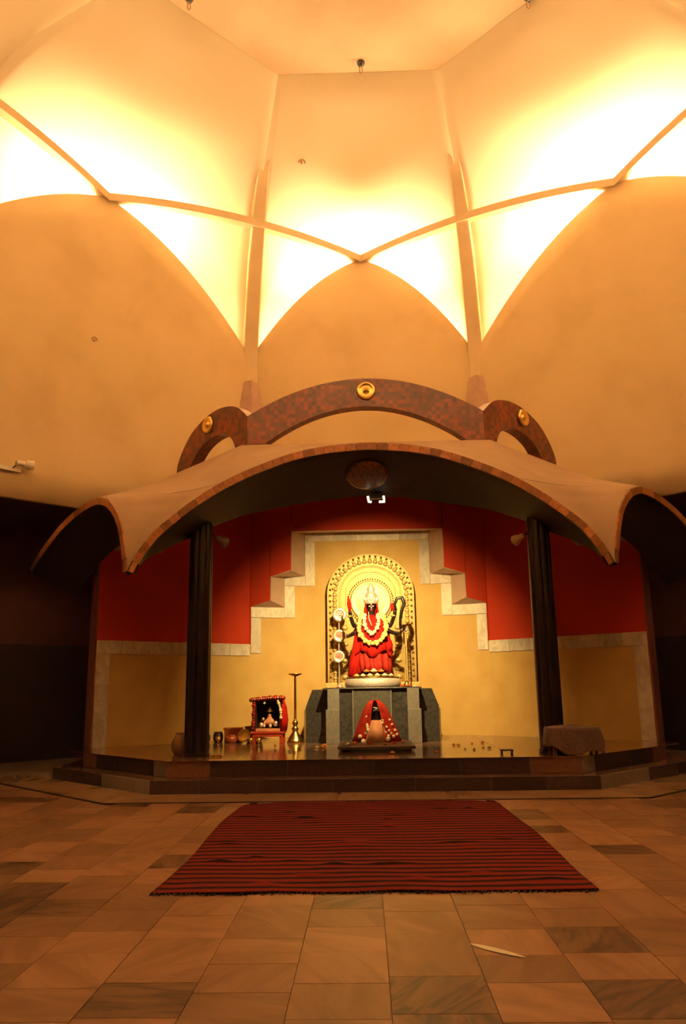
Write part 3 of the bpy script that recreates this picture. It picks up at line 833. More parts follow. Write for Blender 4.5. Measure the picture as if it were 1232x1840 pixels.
# oval mosaic medallion on the underside
def soffit_at(x, v):
    i = min(range(len(front_bot)), key=lambda i: abs(front_bot[i].x-x)); j = min(range(len(front_in)), key=lambda i: abs(front_in[i].x-x))
    return front_bot[i].lerp(front_in[j], v)
c = soffit_at(0, .52); tdir = (front_in[59]-front_bot[59]).normalized(); nd = Vector((1, 0, 0)).cross(tdir)
if nd.y > 0: nd = -nd
bm = bmesh.new()
bm_lathe(bm, [(0, .045), (.30, .04), (.345, .03), (.36, 0)], 32)
o = from_bm('oval_medallion', bm, M['medal'], can, smooth=True)
o.matrix_local = Matrix.Translation(c-CO+nd*.01) @ Matrix((Vector((1, 0, 0)), nd.cross(Vector((1, 0, 0))), nd)).transposed().to_4x4()
tag(o, 'oval red-brown mosaic boss')
for s in (-1, 1):
    S = side_curve(s, 60); i = 26; p = lower(S, THK)[i] + Vector((-s*.7071, .7071, 0))*.45 + Vector((0, 0, -.21))
    bm = bmesh.new(); bm_lathe(bm, [(0, .04), (.15, .035), (.18, 0)], 20)
    o = from_bm('medallion', bm, M['medal'], can, smooth=True)
    nz_ = Vector((s*.5, -.5, -.7)).normalized(); xx = Vector((s*.7071, .7071, 0)); xx = (xx-nz_*xx.dot(nz_)).normalized()
    o.matrix_local = Matrix.Translation(p-CO) @ Matrix((xx, nz_.cross(xx), nz_)).transposed().to_4x4()

# ------------------------------------------------------------------ crest arch on the roof
KO = Vector((0, 14.85, 5.95))
crest = empty('crest_arch', KO); tag(crest, 'brown mosaic triple arch with brass medallions standing on the canopy roof', 'arch')
CXH = 2.31
def strip_prism(name, outer, inner, o3, dvec, mat):
    bm = bmesh.new()
    A = [bm.verts.new(o3(*p)) for p in outer]; B = [bm.verts.new(o3(*p)) for p in inner]
    A2 = [bm.verts.new(o3(*p)+dvec) for p in outer]; B2 = [bm.verts.new(o3(*p)+dvec) for p in inner]
    n = len(A)
    for i in range(n-1):
        bm.faces.new((A[i], A[i+1], B[i+1], B[i])); bm.faces.new((A2[i], B2[i], B2[i+1], A2[i+1]))
        bm.faces.new((A[i], A2[i], A2[i+1], A[i+1])); bm.faces.new((B[i], B[i+1], B2[i+1], B2[i]))
    bm.faces.new((A[0], B[0], B2[0], A2[0])); bm.faces.new((A[-1], A2[-1], B2[-1], B[-1]))
    return from_bm(name, bm, mat, crest)
NN = 41
outer = [(-CXH, 6.005)]; inner = [(-1.98, 6.005)]
for i in range(NN):
    f = -1+2*i/(NN-1)
    outer.append((f*CXH, 7.46-.73*f*f)); inner.append((f*1.93, 6.88-.70*f*f))
outer.append((CXH, 6.005)); inner.append((1.98, 6.005))
strip_prism('arch_span', outer, inner, lambda x, z: Vector((x, 0, z-KO.z)), Vector((0, .26, 0)), M['mosaic'])
so_ = [(0, 6.005), (0, 6.73), (.3, 6.98), (.6, 7.10), (.99, 7.15), (1.4, 7.10), (1.75, 6.98), (2.05, 6.82), (2.35, 6.52), (2.52, 6.25), (2.55, 6.0)]
si_ = [(.34, 6.005), (.38, 6.15), (.49, 6.36), (.70, 6.51), (1.00, 6.595), (1.28, 6.57), (1.5, 6.51), (1.72, 6.40), (1.92, 6.22), (2.03, 6.08), (2.07, 6.0)]
sO = smooth_curve([Vector((a, 0, b)) for a, b in so_[1:-1]], 36); sI = smooth_curve([Vector((a, 0, b)) for a, b in si_[1:-1]], 36)
so2 = [so_[0]]+[(p.x, p.z) for p in sO]+[so_[-1]]; si2 = [si_[0]]+[(p.x, p.z) for p in sI]+[si_[-1]]
def medallion(parent, c, nrm, r):
    bm = bmesh.new(); bm_lathe(bm, [(0, .055), (.25*r, .052), (.36*r, .03), (.42*r, .022), (.72*r, .055), (.80*r, .06), (.93*r, .045), (r, 0)], 32)
    o = from_bm('medallion', bm, M['brass'], parent, smooth=True)
    x = Vector((0, 0, 1)).cross(nrm).normalized()
    o.matrix_local = Matrix.Translation(c) @ Matrix((x, nrm.cross(x), nrm)).transposed().to_4x4()
    bm = bmesh.new(); bm_ball(bm, (0, 0, .05), .24*r, (1, 1, .55), 14)
    b = from_bm('boss', bm, M['oldbrass'], o, smooth=True)
    tag(o, 'round brass medallion')
for s in (-1, 1):
    dv = Vector((s*.7071, .7071, 0))
    strip_prism('side_arch', so2, si2, lambda a, z, dv=dv: Vector((s*CXH, 0, z-KO.z)) + dv*a, Vector((-s*.7071, .7071, 0))*.26, M['mosaic'])
    medallion(crest, Vector((s*CXH, 0, 6.885-KO.z)) + dv*1.34 + Vector((s*.7071, -.7071, 0))*.005, Vector((s*.7071, -.7071, 0)), .185)
medallion(crest, Vector((.03, -.005, 7.195-KO.z)), Vector((0, -1, 0)), .19)

# ------------------------------------------------------------------ columns
def column(x, label):
    c = empty('column', (x, 13.32, .44)); tag(c, label, 'column', 'dark fluted columns carrying the canopy')
    bm = bmesh.new(); seg = 64; rings = []
    for z, sc_ in ((0, 1.10), (.05, 1.10), (.055, 1.0), (1.2, 1.0), (2.5, .975), (3.95, .95)):
        ring = []
        for i in range(seg):
            a = 2*PI*i/seg; f = abs(math.sin(4*a + PI/8))
            r = (.172 + .028*f**.6) if z > .052 else .197
            ring.append(bm.verts.new((r*sc_*math.cos(a), r*sc_*math.sin(a), z)))
        rings.append(ring)
    for A, B in zip(rings, rings[1:]):
        for i in range(seg): bm.faces.new((A[i], A[(i+1) % seg], B[(i+1) % seg], B[i]))
    bm.faces.new(rings[0]); bm.faces.new(rings[-1])
    from_bm('shaft', bm, M['column'], c)
column(-2.84, 'dark fluted column carrying the canopy, left of the idol beside the red shrine')
column(2.87, 'dark fluted column carrying the canopy, right of the idol behind the draped stool')

# ------------------------------------------------------------------ column spot lamps and the lit tube fitting
IDOL = Vector((.05, 16.75, 0))
def clamp_spot(loc, tgt, side, mat, label, power):
    e = empty('spot_lamp', loc); tag(e, label, 'lamp', 'spot lamps clamped to the columns')
    d = (Vector(tgt)-Vector(loc)).normalized(); x = d.cross(Vector((0, 0, 1))).normalized(); u = x.cross(d)
    R = Matrix((x, u, d)).transposed().to_4x4()
    bm = bmesh.new()
    prof = [(.03, -.12), (.045, -.10), (.05, -.03), (.085, .05), (.092, .10)]
    rings = []
    for r, z in prof: rings.append([bm.verts.new((r*math.cos(2*PI*i/20), r*math.sin(2*PI*i/20), z)) for i in range(20)])
    for A, B in zip(rings, rings[1:]):
        for i in range(20): bm.faces.new((A[i], A[(i+1) % 20], B[(i+1) % 20], B[i]))
    bm.faces.new(rings[0])
    h = from_bm('lamp_head', bm, M[mat], e, smooth=True); h.matrix_local = R
    so = h.modifiers.new('t', 'SOLIDIFY'); so.thickness = .006
    bm = bmesh.new(); bm_lathe(bm, [(.094, .09), (.1, .092), (.1, .112), (.094, .114)], 20)
    bm.free()
    bm = bmesh.new(); bm_tube(bm, [(0, 0, 0), (side*.06, -.02, .05), (side*.13, -.02, .07), (side*.15, -.01, .12)], .014, 8)
    from_bm('bracket', bm, M['dark_metal'], e)
    bm = bmesh.new(); bm_lathe(bm, [(0, .03), (.045, .03), (.045, .05), (0, .05)], 16)
    bl = from_bm('bulb', bm, M['bulb_spot'], h, smooth=True)
M['bulb_spot'] = M['white_metal']
clamp_spot((-2.50, 13.36, 3.98), (.1, 17.1, 2.55), -1, 'lamp_grey', 'grey spot lamp clamped high on the left column', 260)
clamp_spot((2.55, 13.36, 3.92), (0, 17.1, 2.55), 1, 'lamp_cream', 'cream spot lamp clamped high on the right column', 260)
tl = empty('tube_lamp', (.15, 13.3, 4.60)); tag(tl, 'lit lamp fitting with two small bright tubes under the canopy rim', 'lamp')
bm = bmesh.new(); bm_box(bm, (0, .05, .10), (.22, .06, .10), bev=.01); bm_tube(bm, [(0, .05, .12), (0, .1, .26)], .015)
from_bm('holder', bm, M['dark_metal'], tl)
for a, b in (((-.14, 0, .09), (-.125, 0, -.005)), ((.13, 0, .09), (.14, 0, -.01))):
    bm = bmesh.new(); q = [a, ((a[0]*.6+b[0]*.4), 0, .05), b, (b[0]*.62 if a[0] < 0 else b[0]*.35, 0, -.012)]
    bm_tube(bm, q, [.02, .02, .022, .02], 10); from_bm('tube', bm, M['bulb'], tl, smooth=True)
spot('tube_light', (.15, 13.36, 4.58), (.05, 17.36, 1.9), 2200, 90, 1.0, (1, .70, .27), .05)

# ------------------------------------------------------------------ pedestal
PX = .03
pe = empty('stone_pedestal', (PX, 16.4, .44)); tag(pe, 'dark granite pedestal with grey pilasters carrying the idol', 'pedestal')
def pbox(name, x0, x1, y0, y1, z0, z1, mat, par, bev=.006):
    bm = bmesh.new(); bm_box(bm, ((x0+x1)/2-PX, (y0+y1)/2-16.4, (z0+z1)/2-.44), (x1-x0, y1-y0, z1-z0), bev=bev)
    return from_bm(name, bm, mat, par)
pbox('body', -.80, .86, 15.86, 18.15, .44, 1.46, M['ped'], pe)
pbox('centre_panel', -.335, .385, 15.835, 15.87, .44, 1.455, M['ped_mid'], pe, .003)
for x in (-.345, .395): pbox('joint_strip', x-.010, x+.010, 15.828, 15.87, .44, 1.455, M['pil'], pe, .002)
for s, x in ((-1, -.72), (1, .82)):
    pbox('pilaster', x-.115, x+.115, 15.79, 16.0, 1.08, 1.46, M['pil'], pe)
    pbox('pilaster', x-.115-(.03 if s < 0 else 0), x+.115+(.03 if s > 0 else 0), 15.75, 16.0, .44, 1.08, M['pil'], pe)
    # set-back wing with a raked upper corner
    xi = -.78 if s < 0 else .84; xo = xi + s*.50
    prof = [(xi, .44), (xo, .44), (xo, 1.12), (xo-s*.13, 1.455), (xi, 1.455)]
    bm = bmesh.new(); bm_prism(bm, [Vector((x_-PX, 16.15-16.4, z_-.44)) for x_, z_ in prof], (0, 1.9, 0))
    from_bm('wing', bm, M['ped'], pe)
    bm = bmesh.new(); bm_prism(bm, [Vector((xo-PX, 16.15-16.4, 0)), Vector((xo-PX, 17.4-16.4, 0)), Vector((xo+s*.10-PX, 17.4-16.4, 0)), Vector((xo+s*.06-PX, 16.5-16.4, 0))], (0, 0, .62))
    from_bm('wing_foot', bm, M['ped'], pe)
pbox('top_slab', -.93, .99, 15.80, 18.15, 1.46, 1.485, M['ped'], pe)

# drum and offerings
dr = empty('idol_drum', (.06, 16.9, 1.485)); dr.scale = (1.03,)*3; tag(dr, 'low round silver-grey drum under the statue', 'drum')
bm = bmesh.new(); bm_lathe(bm, [(.52, 0), (.555, .02), (.565, .09), (.55, .16), (.52, .185), (0, .185)], 48); from_bm('side', bm, M['drum'], dr, smooth=True)
bm = bmesh.new(); bm_lathe(bm, [(.53, .186), (.545, .195), (.53, .206), (0, .206)], 48); from_bm('gilt_rim', bm, M['oldbrass'], dr, smooth=True)
def flower(name, loc, r, mat, label, cat='flower', group=None, seed=0):
    bm = bmesh.new(); rr = random.Random(seed)
    bm_ball(bm, (0, 0, r*.55), r*.6, (1, 1, .8), 8)
    for i in range(7):
        a = 2*PI*i/7 + rr.random()*.4; m = Matrix.Rotation(a, 3, 'Z') @ Matrix.Rotation(-.35, 3, 'Y')
        bm_ball(bm, (math.cos(a)*r*.62, math.sin(a)*r*.62, r*.36), r*.5, (1, .7, .35), 6, m)
    o = from_bm(name, bm, mat, None, smooth=True, loc=loc); tag(o, label, cat, group); return o
G1 = 'flower heads heaped at the feet of the statue'
off = [(-.20, .42, 'flower_w', .062), (-.06, .44, 'flower_w', .066), (.09, .44, 'flower_w', .066), (.24, .42, 'flower_w', .068), (-.33, .37, 'flower_y', .06), (.37, .35, 'flower_w', .058), (.02, .42, 'flower_w', .075), (-.13, .41, 'flower_o', .062), (.17, .41, 'flower_o', .062)]
nmc = {'flower_w': 'white', 'flower_y': 'yellow', 'flower_o': 'orange', 'flower_r': 'red'}
for i, (x, dy, mt, r) in enumerate(off):
    flower('offering_flower', (.06+x, 16.9-dy, 1.698 + (.085 if i > 5 else 0)), r, M[mt], '%s flower head heaped on the drum, %s' % (nmc[mt], ['second from the left of the lower row', 'third from the left of the lower row', 'fourth from the left of the lower row', 'fifth from the left of the lower row', 'leftmost of the lower row', 'rightmost of the lower row', 'middle of the upper row', 'left of the upper row', 'right of the upper row'][i]), 'flower', G1, i)
G2 = 'flowers lying on the pedestal edge'
for i, (x, mt, r) in enumerate([(-.62, 'flower_r', .035), (-.82, 'flower_y', .03), (.62, 'flower_r', .05), (.74, 'flower_r', .06), (.86, 'flower_w', .03)]):
    flower('offering_flower', (x, 15.9, 1.485), r, M[mt], '%s flower on the pedestal edge, %s' % (nmc[mt], ['just left of the drum', 'at the far left pilaster', 'just right of the drum', 'second to the right of the drum', 'at the far right pilaster'][i]), 'flower', G2, 40+i)

# ------------------------------------------------------------------ aureole panel
AO = Vector((.06, 18.05, 1.485)); au = empty('aureole_panel', AO); au.scale = (1.0587,)*3; tag(au, 'gilded arched aureole panel with rows of small bosses behind the statue', 'panel')
HWD, SPR, TOPZ = .93, 1.97, 2.83
def arch_pts(inset, n=60, z0=.10):
    out = [Vector((-HWD+inset, 0, z0))]
    for i in range(8): out.append(Vector((-HWD+inset, 0, z0+(SPR-z0)*(i+1)/8)))
    for i in range(1, n):
        a = PI-PI*i/n; out.append(Vector(((HWD-inset)*math.cos(a), 0, SPR+(TOPZ-SPR-inset)*math.sin(a))))
    for i in range(9): out.append(Vector((HWD-inset, 0, SPR+(z0-SPR)*i/8)))
    return out
pts = arch_pts(0)
bm = bmesh.new(); bm_prism(bm, [p for p in pts], (0, .07, 0)); from_bm('back_plate', bm, M['gold_back'], au)
bm = bmesh.new(); bm_tube(bm, arch_pts(.015), .018, 8); from_bm('rim', bm, M['gold'], au, smooth=True)
bm = bmesh.new(); bm_box(bm, (0, -.03, .05), (2*HWD+.12, .12, .10), bev=.01); from_bm('base_rail', bm, M['gold'], au)
# small seated-figure bosses, one mesh shared
bm = bmesh.new(); bm_ball(bm, (0, -.01, -.016), .052, (1, .8, .75), 8); bm_ball(bm, (0, -.025, .036), .032, (1, .9, 1), 8)
bme = bpy.data.meshes.new('boss'); bm.to_mesh(bme); bm.free(); bme.materials.append(M['gold'])
for p in bme.polygons: p.use_smooth = True
rs, L_ = arc_resample(arch_pts(.165), 53)
for i, p in enumerate(rs):
    t = (rs[min(i+1, 52)]-rs[max(i-1, 0)]).normalized(); o = new_obj('boss', bme, au); o.location = p + Vector((0, -.012, 0))
    o.rotation_euler = (0, (math.atan2(p.x, max(p.z-SPR, 0)) if p.z > SPR else 0)*.9, 0)
bm = bmesh.new(); bm_ball(bm, (0, 0, 0), .026, (1, .9, 1), 8); dme = bpy.data.meshes.new('bead'); bm.to_mesh(dme); bm.free(); dme.materials.append(M['oldbrass'])
rs, L_ = arc_resample(arch_pts(.065), 53)
for p in rs: o = new_obj('bead', dme, au); o.location = p + Vector((0, -.008, 0))
# inner moulded arches
for ins, r in ((.27, .014), (.30, .010), (.40, .012)):
    bm = bmesh.new(); bm_tube(bm, [p+Vector((0, -.005, 0)) for p in arch_pts(ins)], r, 8); from_bm('moulding', bm, M['gold'], au, smooth=True)
# halo disc
HC = Vector((.0, -.03, 1.80))
bm = bmesh.new(); bm_lathe(bm, [(0, .03), (.30, .028), (.36, .02), (.40, .035), (.43, .03), (.44, 0)], 48)
h = from_bm('halo', bm, M['gold'], au, smooth=True); h.matrix_local = Matrix.Translation(HC) @ Matrix.Rotation(PI/2, 4, 'X')
bm = bmesh.new()
for i in range(56):
    a = 2*PI*i/56; bm_ball(bm, (.475*math.cos(a), .475*math.sin(a), .012), .016, (1, 1, 1), 6)
from_bm('halo_beads', bm, M['oldbrass'], h)
# stepped ornament flanking the lower part
for s in (-1, 1):
    for i in range(7):
        bm = bmesh.new(); bm_ball(bm, (0, 0, 0), .075, (1, .5, .62), 10)
        o = from_bm('ornament', bm, M['gold'], au, smooth=True, loc=(s*(.56 - .02*(i % 2)), -.02, .22+.17*i))

# ------------------------------------------------------------------ statue
SO = Vector((.06, 16.9, 1.708)); st = empty('goddess_statue', SO); st.scale = (1.03,)*3; tag(st, 'black stone statue in red robes with flower garlands and a gilt crown', 'statue')
def skin_body(name, joints, edges, radii, mat, parent, levels=2):
    me = bpy.data.meshes.new(name); me.from_pydata(joints, edges, []); me.update(); me.materials.append(mat)
    o = new_obj(name, me, parent)
    md = o.modifiers.new('skin', 'SKIN'); md.use_smooth_shade = True
    for i, r in enumerate(radii):
        sv = me.skin_vertices[0].data[i]; sv.radius = (r, r) if not isinstance(r, tuple) else r
        sv.use_root = (i == 0)
    sb = o.modifiers.new('sub', 'SUBSURF'); sb.levels = levels; sb.render_levels = levels
    return o
J = [(0, 0, .62), (0, 0, .85), (0, 0, 1.08), (0, -.01, 1.22), (0, -.02, 1.33), (0, -.03, 1.45),
     (-.20, 0, 1.13), (-.36, -.06, .98), (-.43, -.12, 1.22), (-.44, -.13, 1.32),
     (.20, 0, 1.13), (.38, -.06, .98), (.47, -.12, 1.22), (.48, -.13, 1.32),
     (-.34, .02, .88), (-.47, -.10, .80), (-.52, -.14, .82), (.34, .02, .90), (.50, -.10, .84), (.55, -.14, .86),
     (-.11, 0, .45), (-.13, -.01, .22), (-.13, -.03, .05), (-.14, -.14, .035), (.11, 0, .45), (.13, -.01, .22), (.13, -.03, .05), (.14, -.14, .035)]
Ed = [(0, 1), (1, 2), (2, 3), (3, 4), (4, 5), (2, 6), (6, 7), (7, 8), (8, 9), (2, 10), (10, 11), (11, 12), (12, 13),
      (6, 14), (14, 15), (15, 16), (10, 17), (17, 18), (18, 19), (0, 20), (20, 21), (21, 22), (22, 23), (0, 24), (24, 25), (25, 26), (26, 27)]
Rd = [.14, .12, .14, .06, .095, .085, .07, .05, .04, .042, .07, .05, .04, .042, .05, .038, .04, .05, .038, .04, .09, .065, .045, .04, .09, .065, .045, .04]
skin_body('body', J, Ed, Rd, M['black'], st)
# face: eyes, nose, mouth, forehead mark
bm = bmesh.new()
for s in (-1, 1): bm_ball(bm, (s*.036, -.122, 1.40), .019, (1.3, .5, .7), 8)
from_bm('eyes', bm, M['silver'], st, smooth=True)
bm = bmesh.new(); bm_ball(bm, (0, -.128, 1.365), .016, (.8, 1, 1.5), 8); bm_ball(bm, (0, -.115, 1.44), .017, (.6, .6, 1.6), 8); from_bm('nose_and_mark', bm, M['sequin'], st, smooth=True)
bm = bmesh.new(); bm_ball(bm, (0, -.118, 1.32), .022, (1.4, .5, .5), 8); from_bm('lips', bm, M['flower_r'], st, smooth=True)
# robe: pleated skirt that spreads to the hem, upper wrap and head shawl
def pleat(name, prof, mat, seg=72, npl=13, amp=.05, a0=0, a1=2*PI, wave=0.0, parent=None):
    bm = bmesh.new(); rings = []; closed = abs(a1-a0-2*PI) < 1e-6; nn = seg if closed else seg+1
    for ri, (rx, ry, z, cx_, cy_) in enumerate(prof):
        f = ri/(len(prof)-1); ring = []
        for i in range(nn):
            a = a0+(a1-a0)*i/seg; k = 1+amp*(.3+.7*(1-f))*math.sin(npl*a+1.3*math.sin(3*a))
            ring.append(bm.verts.new((cx_+rx*k*math.cos(a), cy_+ry*k*math.sin(a), z + wave*(1-f)*math.sin(5*a))))
        rings.append(ring)
    for A, B in zip(rings, rings[1:]):
        for i in range(nn if closed else nn-1):
            j = (i+1) % nn; bm.faces.new((A[i], A[j], B[j], B[i]))
    o = from_bm(name, bm, mat, parent or st, smooth=True)
    so = o.modifiers.new('t', 'SOLIDIFY'); so.thickness = .012
    return o
pleat('skirt', [(.33, .27, .09, .03, -.03), (.35, .27, .22, .02, -.02), (.36, .26, .36, .01, -.01), (.34, .25, .50, 0, 0), (.29, .21, .70, 0, 0), (.22, .17, .86, 0, 0)], M['cloth_red2'], npl=15, amp=.11, wave=.03)
pleat('upper_wrap', [(.40, .26, .44, .01, -.04), (.38, .25, .56, 0, -.04), (.35, .23, .74, 0, -.03), (.34, .22, .92, 0, -.02), (.33, .20, 1.06, 0, -.01), (.26, .16, 1.17, 0, 0), (.10, .09, 1.23, 0, 0)], M['cloth_red'], npl=11, amp=.07, wave=.07)
# side cloth ends
for s, w in ((-1, .18), (1, .12)):
    pleat('sash', [(w*.55, .07, .02 if s < 0 else .50, s*.34 + (-.06 if s < 0 else 0), -.10), (w*.7, .08, .30 if s < 0 else .62, s*.33, -.10), (w*.6, .08, .62 if s < 0 else .78, s*.28, -.08), (w*.5, .08, .95, s*.22, -.05)], M['cloth_red'], npl=5, amp=.12, wave=.03)
sh = pleat('head_shawl', [(.20, .14, 1.10, 0, .01), (.165, .13, 1.22, 0, .02), (.145, .13, 1.36, 0, .02), (.13, .12, 1.46, 0, .02), (.08, .09, 1.53, 0, .02)], M['cloth_red'], npl=7, amp=.04, a0=-.22*PI, a1=1.22*PI)
# crown of stacked gilt tiers
bm = bmesh.new(); bm_lathe(bm, [(.13, 1.45), (.15, 1.48), (.135, 1.52), (.11, 1.55), (.12, 1.60), (.125, 1.64), (.09, 1.69), (.07, 1.71), (.085, 1.75), (.08, 1.79), (.04, 1.83), (.045, 1.86), (0, 1.89)], 24)
cr = from_bm('crown', bm, M['silver'], st, smooth=True)
for i in range(7):
    a = PI+PI*(i+.5)/7; bm = bmesh.new(); bm_ball(bm, (0, 0, 0), .038, (.8, .5, 1.5), 8)
    from_bm('crown_leaf', bm, M['silver'], cr, smooth=True, loc=(.14*math.cos(a), .14*math.sin(a), 1.54))
# garlands
def garland(name, ctrl, n, r, mat, alt=None):
    pts, L_ = arc_resample(smooth_curve([Vector(c) for c in ctrl], 60), n); bm = bmesh.new()
    for i, p in enumerate(pts):
        rr = r*(1+.22*math.sin(i*2.4)); bm_ball(bm, p, rr, (1, .85, .85), 8)
        for q in range(4): a = q*2.1+i; bm_ball(bm, p+Vector((math.cos(a)*rr*.6, -rr*.45, math.sin(a)*rr*.6)), rr*.5, (1, 1, 1), 6)
    return from_bm(name, bm, mat, st, smooth=True)
garland('garland', [(-.19, -.10, 1.24), (-.25, -.19, 1.08), (-.25, -.27, .88), (-.14, -.31, .70), (.03, -.32, .64), (.19, -.31, .72), (.28, -.27, .90), (.27, -.19, 1.08), (.20, -.10, 1.24)], 21, .052, M['flower_y'])
garland('garland', [(-.14, -.15, 1.22), (-.15, -.23, 1.06), (-.10, -.28, .92), (0, -.30, .84), (.10, -.28, .94), (.14, -.23, 1.08), (.13, -.15, 1.22)], 13, .044, M['flower_w'])
bm = bmesh.new(); bm_tube(bm, [(-.06, -.17, 1.28), (-.05, -.24, 1.12), (0, -.28, .99)], .012, 6); from_bm('cord', bm, M['silver'], st, smooth=True)
# held things
bm = bmesh.new(); bm_tube(bm, [(-.44, -.14, 1.28), (-.45, -.15, 1.45), (-.47, -.15, 1.62)], [.022, .045, .008], 8); from_bm('blade', bm, M['cloth_red'], st, smooth=True)
bm = bmesh.new(); bm_tube(bm, [(.50, -.14, 1.30), (.47, -.15, 1.42), (.53, -.15, 1.55), (.63, -.15, 1.56), (.67, -.15, 1.44), (.61, -.15, 1.28), (.58, -.14, 1.1), (.58, -.13, .95)], [.03, .03, .035, .04, .04, .035, .03, .025], 8); from_bm('noose', bm, M['black'], st, smooth=True)
bm = bmesh.new(); bm_tube(bm, [(.44, -.14, 1.30), (.42, -.15, 1.45)], [.045, .03], 8); from_bm('wrist_cloth', bm, M['cloth_red'], st, smooth=True)
bm = bmesh.new()
for s in (-1, 1):
    for p in ((s*.44, -.125, 1.20), (s*.30, -.04, .98)): bm_ball(bm, p, .055, (1, 1, .45), 8)
from_bm('bangles', bm, M['gold'], st, smooth=True)
# staff beside the statue
sf = empty('brass_staff', (.78, 17.3, 1.485)); tag(sf, 'thin double brass staff leaning by the aureole right of the statue', 'staff')
for dx in (-.02, .025):
    bm = bmesh.new(); bm_tube(bm, [(dx, 0, .10), (dx-.01, 0, 1.15)], .014, 8); from_bm('rod', bm, M['gold'], sf)
bm = bmesh.new(); bm_lathe(bm, [(.07, 0), (.08, .03), (.04, .09), (.03, .13), (0, .13)], 20); from_bm('foot', bm, M['oldbrass'], sf, smooth=True)
bm = bmesh.new(); bm_ball(bm, (0, 0, 1.2), .06, (1.5, .6, .8), 10); from_bm('finial', bm, M['silver'], sf, smooth=True)
# silver discs on a stand to the left
ds = empty('disc_stand', (-.66, 17.70, 1.485)); tag(ds, 'slim silver stand rising left of the statue behind the discs', 'stand')
bm = bmesh.new(); bm_tube(bm, [(.0, .06, .05), (.0, .06, .9), (.01, .06, 1.5)], .016, 8); from_bm('rod', bm, M['silver'], ds)
bm = bmesh.new(); bm_lathe(bm, [(.075, 0), (.08, .02), (.03, .06), (.02, .10), (0, .10)], 20); from_bm('foot', bm, M['silver'], ds, smooth=True)
for (x, z, r, lab) in ((-.585, 2.95, .155, 'topmost'), (-.595, 2.52, .14, 'middle'), (-.61, 2.10, .135, 'lowest')):
    e = empty('silver_disc', (x*1.09, 17.70, 1.5+(z-1.5)*1.08)); tag(e, '%s of three upright silver discs left of the statue' % lab, 'disc', 'silver discs beside the statue')
    R = Matrix.Rotation(PI/2, 4, 'X')
    bm = bmesh.new(); bm_lathe(bm, [(0, .012), (r*.55, .012), (r*.62, .02), (r*.9, .022), (r, .01), (r, -.01), (0, -.01)], 36)
    o = from_bm('plate', bm, M['silver'], e, smooth=True); o.matrix_local = R
    bm = bmesh.new()
    for q in range(6): a = 2*PI*q/6; bm_ball(bm, (r*.34*math.cos(a), r*.34*math.sin(a), .014), r*.17, (1, 1, .3), 8)
    bm_ball(bm, (0, 0, .016), r*.22, (1, 1, .5), 10)
    o = from_bm('rosette', bm, M['pinkmark'] if lab != 'topmost' else M['silver'], e, smooth=True); o.matrix_local = R

# ------------------------------------------------------------------ low slab with the small draped idol
ls = empty('low_slab', (.07, 14.55, .44)); tag(ls, 'low dark stone slab on the platform under the small draped idol', 'slab')
bm = bmesh.new(); bm_box(bm, (0, 0, .065), (1.30, 1.5, .05), bev=.01); from_bm('top', bm, M['slab'], ls)
for sx in (-.5, .5): bm = bmesh.new(); bm_box(bm, (sx, 0, .02), (.16, 1.36, .04), bev=.004); from_bm('foot', bm, M['slab'], ls)
si = empty('draped_idol', (.09, 15.0, .53)); tag(si, 'small black-faced idol wrapped in a spangled red cloth before the pedestal', 'statue')
J = [(0, 0, .05), (0, 0, .28), (0, -.02, .42), (0, -.04, .52), (0, -.05, .62)]
skin_body('body', J, [(i, i+1) for i in range(4)], [.24, .18, .09, .115, .08], M['black'], si)
pleat('shroud', [(.43, .30, 0, .0, 0), (.39, .28, .12, 0, 0), (.32, .24, .32, -.005, 0), (.245, .20, .50, -.01, -.01), (.175, .16, .64, -.015, -.02), (.08, .08, .73, -.02, -.02)], M['cloth_red2'], npl=9, amp=.08, a0=-.40*PI, a1=1.40*PI, parent=si)
bm = bmesh.new(); vs_ = []
prof = [(-.20, -.30, .0), (.18, -.30, .0), (.15, -.28, .20), (.09, -.22, .38), (-.10, -.22, .38), (-.16, -.28, .2)]
bm_prism(bm, [Vector(p) for p in prof], (0, .06, .0)); bmesh.ops.bevel(bm, geom=bm.edges[:], offset=.012, segments=2, affect='EDGES')
from_bm('front_apron', bm, M['skin'], si, smooth=True)
bm = bmesh.new()
for s in (-1, 1): bm_ball(bm, (s*.035, -.145, .545), .014, (1.4, .5, .7), 8)
from_bm('eyes', bm, M['lamp_grey'], si, smooth=True)
bm = bmesh.new(); bm_tube(bm, [(-.05, -.14, .60), (0, -.155, .595), (.05, -.14, .585)], .008, 6); from_bm('forehead_band', bm, M['silver'], si)
sp = [(.05, .64, .028), (-.17, .44, .026), (.10, .45, .022), (-.16, .26, .03), (-.155, .21, .032), (-.165, .30, .028), (.10, .37, .03), (.10, .33, .028), (.24, .38, .022), (.28, .30, .02), (.33, .20, .022), (-.30, .10, .034), (.30, .10, .026), (.20, .06, .034), (-.24, .02, .04), (.18, .26, .022), (.22, .20, .02), (.36, .13, .022), (.21, .11, .024), (-.2, .16, .018), (.16, .17, .018), (.26, .15, .02)]
for x, z, r in sp:
    yy = -.30*(1-z/.85)*math.sqrt(max(.05, 1-(x/(.44*(1-z/.85)+.03))**2)) - .05
    bm = bmesh.new(); bm_ball(bm, (0, 0, 0), r*1.15, (1, .5, 1), 8)
    from_bm('spangle', bm, M['sequin'], si, smooth=True, loc=(x, yy, z))

